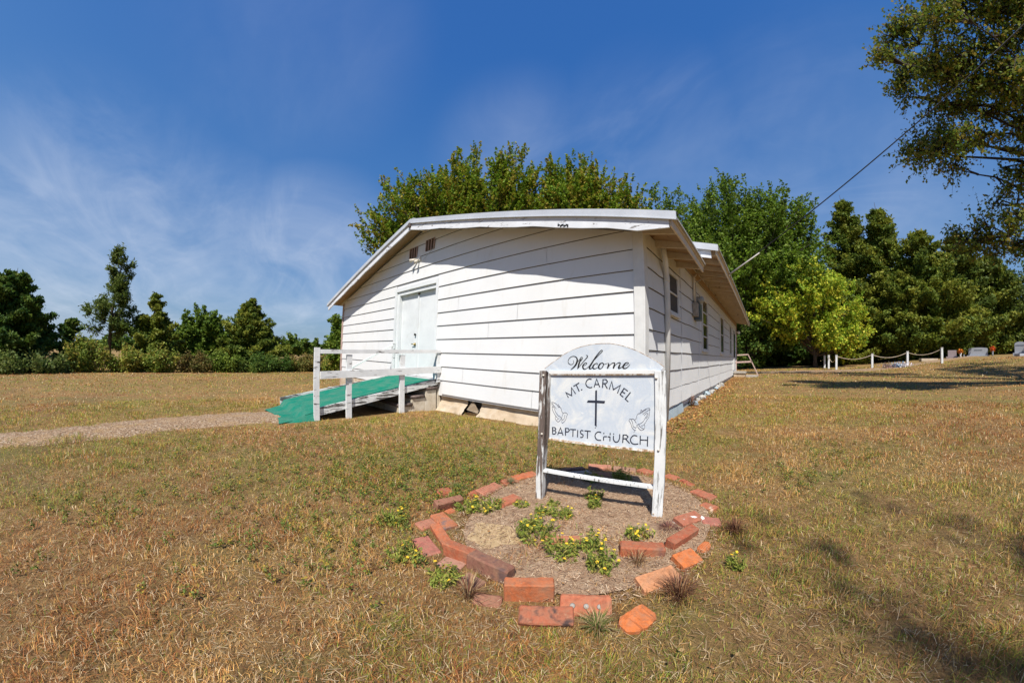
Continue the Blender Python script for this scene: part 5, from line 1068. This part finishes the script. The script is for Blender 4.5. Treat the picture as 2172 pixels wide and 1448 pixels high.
    o = quadmesh(name, V, 5, MAT['blade'], None, cc_, (idx, st.ravel())); return tag(o, lbl, cat, None, 'stuff')
blades('grass', 560000, .12, 9.5, 1.05, 61, .033, .0015, lbl='dry brown and green mown grass covering the lawn around the sign and church', cat='grass')
blades('distant_grass', 170000, 8.5, 30, 1.15, 62, .026, .0030, lbl='short dry grass of the lawn farther from the viewer', cat='grass')
# ground litter: flat straw and dead leaves
rg = np.random.RandomState(71); n = 60000; r = .15+6.5*rg.rand(n)**.9; a = np.radians(rg.uniform(20, 250, n)); x = CAMX+r*np.cos(a); y = CAMY+r*np.sin(a)
k = allowed(x, y) & ((pathdist(x, y) > 1.0) | (rg.rand(n) < .15)); x, y = x[k], y[k]; n = len(x); ph = rg.uniform(0, 6.283, n); L_ = rg.uniform(.015, .06, n); w = rg.uniform(.0008, .0020, n); z = grounded(x, y)+.006+rg.rand(n)*.014
d = np.stack([np.cos(ph), np.sin(ph), rg.normal(0, .18, n)], 1)*(L_/2)[:, None]; s_ = np.stack([-np.sin(ph), np.cos(ph), rg.normal(0, .2, n)], 1)*(w/2)[:, None]; P_ = np.stack([x, y, z], 1)
V = np.stack([P_-d-s_, P_-d+s_, P_+d+s_, P_+d-s_], 1).reshape(-1, 3); tag(quadmesh('straw_litter', V, 4, MAT['blade'], None, np.repeat(palette(n, [(.46,.32,.17), (.36,.22,.11), (.25,.14,.07), (.54,.42,.26)], rg), 4, 0)), 'scattered dead straw and stems lying over the lawn and flower bed', 'straw', None, 'stuff')
rg = np.random.RandomState(72); n = 15000; a = rg.uniform(0, 6.283, n); r = np.sqrt(rg.rand(n)); x = RC[0]-.03+.80*r*np.cos(a); y = RC[1]+.90*r*np.sin(a); k = allowed(x, y); x, y = x[k], y[k]; n = len(x); ph = rg.uniform(0, 6.283, n); L_ = rg.uniform(.006, .032, n); w = rg.uniform(.0009, .0030, n); z = grounded(x, y)+.016+rg.rand(n)*.010
d = np.stack([np.cos(ph), np.sin(ph), rg.normal(0, .25, n)], 1)*(L_/2)[:, None]; s_ = np.stack([-np.sin(ph), np.cos(ph), rg.normal(0, .3, n)], 1)*(w/2)[:, None]; P_ = np.stack([x, y, z], 1)
V = np.stack([P_-d-s_, P_-d+s_, P_+d+s_, P_+d-s_], 1).reshape(-1, 3); tag(quadmesh('bed_litter', V, 4, MAT['blade'], None, np.repeat(palette(n, [(.54,.38,.24), (.46,.30,.18), (.30,.17,.10), (.62,.48,.33), (.22,.13,.08)], rg), 4, 0)), 'fine dead stems and leaf crumbs covering the earth inside the brick ring', 'plant litter', None, 'stuff')
# ------------------------------------------------------------ tufts and flowering weeds, each one a plant
def tuft(label, x, y, R0, H, n, cols, seed, group='wiry grass tufts', name='grass_tuft', w=.0022, cat='grass tuft', spread=1.0):
    rg = np.random.RandomState(seed); g = gz_(x, y); root = empty(name, (x, y, g), label, cat, group)
    a = rg.uniform(0, 6.283, n); r0 = rg.rand(n)*R0*.25; bx = x+r0*np.cos(a); by = y+r0*np.sin(a); out = rg.rand(n)**.7*R0*spread; hh = H*rg.uniform(.4, 1.1, n)*(1-.35*out/R0/spread)
    ex = bx+out*np.cos(a)+rg.normal(0, .006, n); ey = by+out*np.sin(a)+rg.normal(0, .006, n); sx, sy = -np.sin(a)*w/2, np.cos(a)*w/2; z0 = np.full(n, g-.005)
    b0 = np.stack([bx-sx, by-sy, z0], 1); b1 = np.stack([bx+sx, by+sy, z0], 1); mx_, my_ = bx+(ex-bx)*.4, by+(ey-by)*.4; m0 = np.stack([mx_+sx, my_+sy, g+hh*.7], 1); m1 = np.stack([mx_-sx, my_-sy, g+hh*.7], 1); tp = np.stack([ex, ey, g+hh*rg.uniform(.75, 1.05, n)], 1)
    V = np.stack([b0, b1, m0, m1, tp], 1).reshape(-1, 3); base = np.arange(n)*5; idx = np.stack([base, base+1, base+2, base+3, base+3, base+2, base+4], 1).ravel(); st = (np.arange(n)*7)[:, None]+np.array([0, 4])
    quadmesh('blades', V, 5, MAT['blade'], root, np.repeat(palette(n, cols, rg), 5, 0), (idx, st.ravel())); return root
RB = [(.16,.06,.035), (.24,.11,.05), (.10,.05,.035), (.35,.20,.10)]; GG = [(.07,.12,.025), (.12,.17,.035), (.17,.21,.05)]; STR = [(.50,.38,.2), (.4,.27,.14), (.3,.2,.1)]
for i, (lb, x, y, R0, H, n, c_) in enumerate([
 ('reddish wiry grass tuft in front of the long peach brick', 1.20, -2.95, .13, .12, 260, RB), ('dark reddish grass tuft to the right of the ring beside the rose brick', 1.36, -2.25, .13, .11, 240, RB),
 ('purplish dry weed spreading between the paint splashed brick and the right post', .985, -2.37, .10, .05, 200, [(.20,.08,.06), (.28,.13,.10), (.14,.07,.06)]), ('thin dry tuft growing against the long red brick', .95, -2.80, .09, .10, 110, RB+STR),
 ('dry stemmy tuft beside the buried brown brick at the lower left', .47, -3.46, .12, .11, 150, RB+STR), 
 ('fine green tuft at the upper left of the ring behind the propped brick', -.52, -2.68, .09, .08, 160, GG),
 ('grey green tuft right of the scored ridged brick', -.29, -2.32, .08, .08, 120, [(.12,.16,.07), (.17,.20,.10)]), ('green tuft just left of the vivid broken brick', .98, -3.28, .10, .07, 170, GG+STR)]):
    tuft(lb, x, y, R0, H, n, c_, 300+i)
MAT['petal'] = plain('yellow_petals', (.75,.48,.03), .6, 0, .15, 60)
def weed(label, x, y, R0, H, ns, nf, seed, group='yellow flowering weeds of the flower bed'):
    rg = np.random.RandomState(seed); g = gz_(x, y); root = empty('flowering_weed', (x, y, g), label, 'flowering weed', group); sm_ = MB(); LP = []; tips = []
    for i in range(ns):
        a = rg.uniform(0, 6.283); r = R0*math.sqrt(rg.rand()); r *= 1.15; b0 = np.array([x+r*.75*math.cos(a), y+r*.75*math.sin(a), g-.004]); e = np.array([x+r*1.15*math.cos(a), y+r*1.15*math.sin(a), g+H*rg.uniform(.4, 1.15)])
        sm_.tube([tuple(b0), tuple((b0+e)/2+rg.normal(size=3)*.004), tuple(e)], [.0016, .0013, .0008], 3, False); u = rg.rand(12); LP.append(b0+(e-b0)*u[:, None]+rg.normal(size=(12, 3))*.0060); tips.append(e)
    sm_.build('stems', MAT['stemg'], root); P_ = np.concatenate(LP); P_[:, 2] = np.maximum(P_[:, 2], g+.004); crown_mesh(root, P_, .0078, rg, [(.13,.18,.03), (.20,.25,.04), (.27,.29,.05), (.34,.30,.07)], None, 3.8, 'leaves', MAT['blade'])
    for k in rg.permutation(len(tips))[:nf]:
        fm = MB()
        p = tips[k]+np.array([0, 0, .004]); q = rg.uniform(0, 6.28); rr_ = .0095; tl = rg.normal(size=2)*.25
        for j in range(5):
            a = q+j*1.2566; d = np.array([math.cos(a), math.sin(a), tl[0]*math.cos(a)+tl[1]*math.sin(a)+.2]); s = np.array([-math.sin(a), math.cos(a), 0])*.0042
            fm.add([tuple(p), tuple(p+d*rr_*.6+s), tuple(p+d*rr_), tuple(p+d*rr_*.6-s)], [(0, 1, 2, 3)])
        fm.build('flower', MAT['petal'], root)
    return root
MAT['stemg'] = plain('green_stems', (.08,.12,.03), .7)
WE = [("flowering weed left of the lone orange brick, the largest green mat", .385, -2.86, .085, .085, 46, 14), ("yellow flowered clump beside the large flowering mat on its left", .30, -2.80, .055, .07, 24, 8),
 ("flowering clump just in front of the lone orange brick", .60, -2.93, .07, .085, 34, 16), ("flowering clump right of the lone orange brick", .69, -2.80, .05, .10, 26, 12), ("tall flowering clump nearest the holed brick", .82, -2.93, .055, .10, 30, 12),
 ("yellow flowering weed in front of the broad slab brick", .86, -2.55, .055, .06, 24, 16), ("green flowering weed behind the lone inner brick at the upper left", -.10, -2.78, .075, .075, 34, 12), ("low flowering weed right of the propped brown brick", -.19, -2.86, .07, .06, 28, 10),
 ("small round green weed in the middle left of the bed", .235, -2.60, .04, .05, 24, 2), ("green weed right of the small round one in the bed", .36, -2.57, .045, .065, 26, 6), ("weed with orange blooms in the sign's shadow", .40, -2.20, .045, .08, 26, 7),
 ("tall thin weed below the one with orange blooms", .46, -2.32, .035, .07, 20, 2), ("tiny grey green weed left of the centre of the bed", .21, -2.45, .03, .035, 14, 0), ("tiny green weed at the foot of the lone inner brick", .05, -2.60, .035, .04, 16, 3),
 ("dark green weed in shade under the sign's bottom rail", .20, -1.86, .06, .06, 26, 0), ("dark green weed beside the slate grey stone", .41, -1.72, .06, .09, 30, 0), ("yellow flowered weed clump outside the ring at the far left", -.36, -3.34, .07, .075, 30, 10),
 ("flowering weed just outside the rose red sunken brick", .03, -3.50, .06, .06, 26, 6), ("single yellow flowered weed right of the ring", 1.40, -2.62, .03, .07, 12, 5), ("small green flowering weed at the lower left edge of the ring", .30, -3.46, .06, .05, 24, 3)]
for i, (lb, x, y, R0, H, ns, nf) in enumerate(WE): weed(lb, x, y, R0*1.2, H, int(ns*1.6), int(nf*.7), 400+i)
# weed flowers dotting the lawn left of the ring: part of the ground cover
rg = np.random.RandomState(91); n = 900; x = rg.normal(-.75, .75, n); y = rg.normal(-2.6, .6, n); k = allowed(x, y) & (np.hypot((x-RC[0])/.86, y-RC[1]) > 1.0) & (x < .4); x, y = x[k], y[k]
for (cx_, cy_, nn_, sp_) in [(-1.6, -3.6, 110, .45), (-2.6, -3.0, 110, .5), (-2.2, -1.6, 120, .5), (-.6, -.9, 110, .5), (.2, -.6, 60, .4), (1.9, -1.2, 40, .25), (2.3, -.3, 50, .3), (-3.6, -2.8, 60, .3), (-.5, -4.0, 40, .3), (-1.3, -5.0, 60, .4), (-3.0, -4.6, 60, .4)]:
    ax_ = rg.normal(cx_, sp_, nn_); ay_ = rg.normal(cy_, sp_, nn_); kk = allowed(ax_, ay_) & (np.hypot((ax_-RC[0])/.86, ay_-RC[1]) > 1.0); x = np.concatenate([x, ax_[kk]]); y = np.concatenate([y, ay_[kk]])
LP = []
for q, w in zip(x, y): LP.append(np.array([q, w, gz_(q, w)+.01])+np.abs(rg.normal(size=(22, 3)))*np.array([.022, .022, .03])*np.array([rg.choice([-1, 1]), rg.choice([-1, 1]), 1]))
P_ = np.concatenate(LP); tag(quadmesh('clover_cover', leafquads(P_, .0095, rg, 1.8), 4, MAT['blade'], None, np.repeat(palette(len(P_), [(.09,.14,.025), (.14,.19,.035), (.19,.21,.05), (.36,.25,.04)], rg), 4, 0)), 'fine green weedy ground cover in the lawn left of the ring', 'ground cover', None, 'stuff')
rg = np.random.RandomState(97); n = 1700; r = .3+7.5*rg.rand(n)**.8; a = np.radians(rg.uniform(20, 250, n)); x = CAMX+r*np.cos(a); y = CAMY+r*np.sin(a); k = allowed(x, y); x, y = x[k], y[k]; P_ = np.stack([x, y, grounded(x, y)+.018+rg.rand(len(x))*.02], 1)
tag(quadmesh('lawn_leaves', leafquads(P_, .011, rg, 1.7, 1.2), 4, MAT['leaf'], None, np.repeat(palette(len(x), [(.42,.22,.08), (.30,.14,.06), (.50,.33,.15), (.20,.10,.05)], rg), 4, 0)), 'small dry brown leaves scattered over the lawn', 'fallen leaves', None, 'stuff')
# fallen leaves along the long side of the church
rg = np.random.RandomState(95); n = 2600; y = rg.uniform(.2, 15.5, n); x = .08+.02*y+np.abs(rg.normal(0, .35, n)); P_ = np.stack([x, y, grounded(x, y)+.012+rg.rand(n)*.02], 1)
tag(quadmesh('fallen_leaves', leafquads(P_, .035, rg, 1.5, 1.5), 4, MAT['leaf'], None, np.repeat(palette(n, [(.45,.22,.07), (.36,.16,.06), (.52,.34,.12), (.26,.12,.06)], rg), 4, 0)), 'orange brown fallen leaves strewn along the side wall of the church', 'fallen leaves', None, 'stuff')
tuft('dead reddish brown weed against the foot of the side wall', .14, 3.0, .16, .30, 130, RB, 350, None, 'dry_weed', .004, 'weed')
# ------------------------------------------------------------ grave yard
def gpost(lb, x, y, ztop):
    r = empty('rope_fence_post', (x, y, zn(x, y)), lb, 'fence post', 'posts of the rope fence'); MB().box(x-.065, x+.065, y-.065, y+.065, zn(x, y)-.1, ztop).build('post_body', MAT['postr'], r)
    MB().box(x-.075, x+.075, y-.075, y+.075, ztop+.001, ztop+.02).build('cap', MAT['conduit'], r); return (x, y, ztop-.06)
GP = [gpost(*q) for q in [('leftmost and farthest rope fence post, under the yellow green tree', 6.98, 26.23, .32), ('second rope fence post from the left, close behind the corner post', 6.91, 24.2, .33), ('corner post of the rope fence, nearest of the three on the left', 7.03, 22.14, .31),
  ('rope fence post between the corner post and the flower pile', 9.43, 22.03, .39), ('rope fence post just right of the flower pile', 11.72, 21.76, .52), ('rightmost rope fence post, beside the pinkish headstone', 13.65, 20.9, .71)]]
for i, (a, c, lb) in enumerate([(1, 2, 'short deeply sagging rope at the left corner of the fence'), (2, 3, 'white rope sagging from the corner post to the next post on its right'), (3, 4, 'white rope sagging behind the flower pile'), (4, 5, 'rightmost white rope span of the fence')]):
    m = MB(); m.tube(sagline(GP[a], GP[c], .26 if i else .42, 14), .022, 6); tag(m.build('rope', MAT['plaster'], None, True), lb, 'rope', 'ropes of the fence')
b = NB('grey_granite'); nn = b.noise(60, 4, .8); MAT['granite'] = b.fin(b.ramp(nn, [(.35, (.26,.28,.32)), (.65, (.44,.46,.50))]), .45)
b = NB('pink_granite'); nn = b.noise(60, 4, .8); MAT['pgranite'] = b.fin(b.ramp(nn, [(.35, (.28,.22,.23)), (.65, (.42,.35,.35))]), .5)
def local(mb_, x, y, ang, name, mat, root):
    o = mb_.build(name, mat, None, False); o.parent = root; return o
def headstone(lb, x, y, z, w, h, t, ang, mat, arch=.0, base=True, text=False):
    root = empty('headstone', (x, y, z), lb, 'headstone', 'headstones of the grave yard'); root.rotation_euler = (0, 0, ang)
    prof = [(-w/2, .12), (w/2, .12), (w/2, h-arch)]+[(w/2*math.cos(q), h-arch+arch*math.sin(q)) for q in [math.pi*k/12 for k in range(1, 12)]]+[(-w/2, h-arch)]
    m = MB(); m.prism(prof, lambda a, c: (a, -t/2, c), lambda a, c: (a, t/2, c)); local(m, x, y, ang, 'tablet', mat, root)
    m = MB().box(-w/2-.12, w/2+.12, -t/2-.1, t/2+.1, -.12, .119); local(m, x, y, ang, 'base', mat, root)
    if text:
        m = MB()
        for k in range(7): m.box(-.30+k*.09, -.24+k*.09, -t/2-.006, -t/2-.001, h*.66, h*.66+.07+.01*(k % 2))
        local(m, x, y, ang, 'carved_name', MAT['meter'], root)
    return root
headstone('small pinkish grey headstone right of the rope fence', 17.41, 26.85, .10, .62, .58, .2, -.55, MAT['pgranite'])
headstone('wide light grey headstone with a gently curved top and flowers at both ends', 20.06, 27.66, .18, 1.45, .70, .24, -.55, MAT['granite'], .09, True, True)
headstone('tall upright headstone with rounded shoulders at the right edge', 20.95, 23.6, .28, .72, .84, .24, -.6, MAT['granite'], .16, True, True)
tag(MB().box(19.5, 20.3, 21.6, 22.2, zn(19.8, 21.9)-.05, zn(19.8, 21.9)+.14).build('grave_marker', MAT['granite'], None, bevel=.02), 'low pale grave marker in front of the upright headstone', 'grave marker')
tag(MB().box(14.3, 15.6, 25.5, 26.0, zn(15, 25.8)-.05, zn(15, 25.8)+.16).build('grave_slab', MAT['plaster'], None, bevel=.02), 'flat white grave slab behind the rightmost rope', 'grave slab')
def bouquet(lb, x, y, z, R0, cols, seed, vase, vz=.34, group='flower bouquets at the headstones'):
    rg = np.random.RandomState(seed); root = empty('flower_bouquet', (x, y, z), lb, 'bouquet', group)
    m = MB(); m.tube([(x, y, z-.05), (x, y, z+vz*.5), (x, y, z+vz)], [.07, .06, .09], 10); m.build('vase', vase, root, True); d = rg.normal(size=(260, 3)); d /= np.linalg.norm(d, axis=1)[:, None]
    P_ = np.array([x, y, z+vz+R0*.6])+d*R0*rg.uniform(.5, 1.05, 260)[:, None]; crown_mesh(root, P_, .07, rg, cols, None, 1.2, 'blooms')
ORG = [(.70,.20,.02), (.80,.32,.03), (.55,.10,.02), (.10,.12,.03)]; YLO = [(.75,.45,.05), (.6,.5,.10), (.15,.2,.05)]; REDS = [(.65,.10,.02), (.75,.22,.03), (.4,.04,.02)]
bouquet('orange bouquet in a white vase beside the small pinkish headstone', 17.75, 26.2, .12, .20, ORG, 1, MAT['white']); bouquet('yellow bouquet at the left end of the wide grey headstone', 18.95, 27.9, .12, .17, YLO, 2, MAT['granite'], .30)
bouquet('red orange bouquet at the right end of the wide grey headstone', 20.85, 26.9, .20, .22, REDS, 3, MAT['granite'], .42); bouquet('orange bouquet in front of the upright headstone at the right edge', 21.1, 23.0, .30, .20, ORG, 4, MAT['meter'], .40)
rg = np.random.RandomState(8); fpile = empty('flower_pile', (10.6, 20.8, zn(10.6, 20.8)), 'pile of white, pink and blue artificial flowers on a grave behind the fence', 'flower pile')
for nm, cx_, cc_ in (('white_flowers', 10.95, [(.7,.68,.7), (.55,.5,.6), (.75,.72,.68)]), ('pink_flowers', 10.15, [(.45,.25,.25), (.5,.42,.3), (.3,.2,.2)]), ('blue_flowers', 10.65, [(.12,.25,.35), (.2,.35,.5), (.6,.6,.65)])):
    P_ = np.stack([cx_+rg.normal(0, .24, 260), 20.75+rg.normal(0, .2, 260), zn(10.6, 20.8)+np.abs(rg.normal(.10, .09, 260))], 1); crown_mesh(fpile, P_, .085, rg, cc_, None, 1.2, nm)
tag(MB().box(-24.6, -24.15, -6.3, -6.05, zn(-24.4, -6.15)-.02, zn(-24.4, -6.15)+.22).build('clay_block', BM['rose'], None, bevel=.01), 'small reddish block lying at the edge of the bushes across the lawn', 'block')
m = MB(); zz = zn(-128, 20)
for k, dy_ in enumerate((-4.5, -2.6, 2.4)):
    r = empty('hay_bale', (-128, 20+dy_, zn(-128, 20+dy_)), ('left hay bale in the far field', 'middle hay bale in the far field, close to the left one', 'right hay bale in the far field, apart from the others')[k], 'hay bale', 'hay bales in the far field')
    MB().tube([(-128.7, 20+dy_, zz+.75), (-127.3, 20+dy_, zz+.75)], .78, 16).build('bale', MAT['sand'], r); MB().tube([(-127.28, 20+dy_, zz+.75), (-127.25, 20+dy_, zz+.75)], .5, 14).build('bale_end', MAT['plaster'], r)
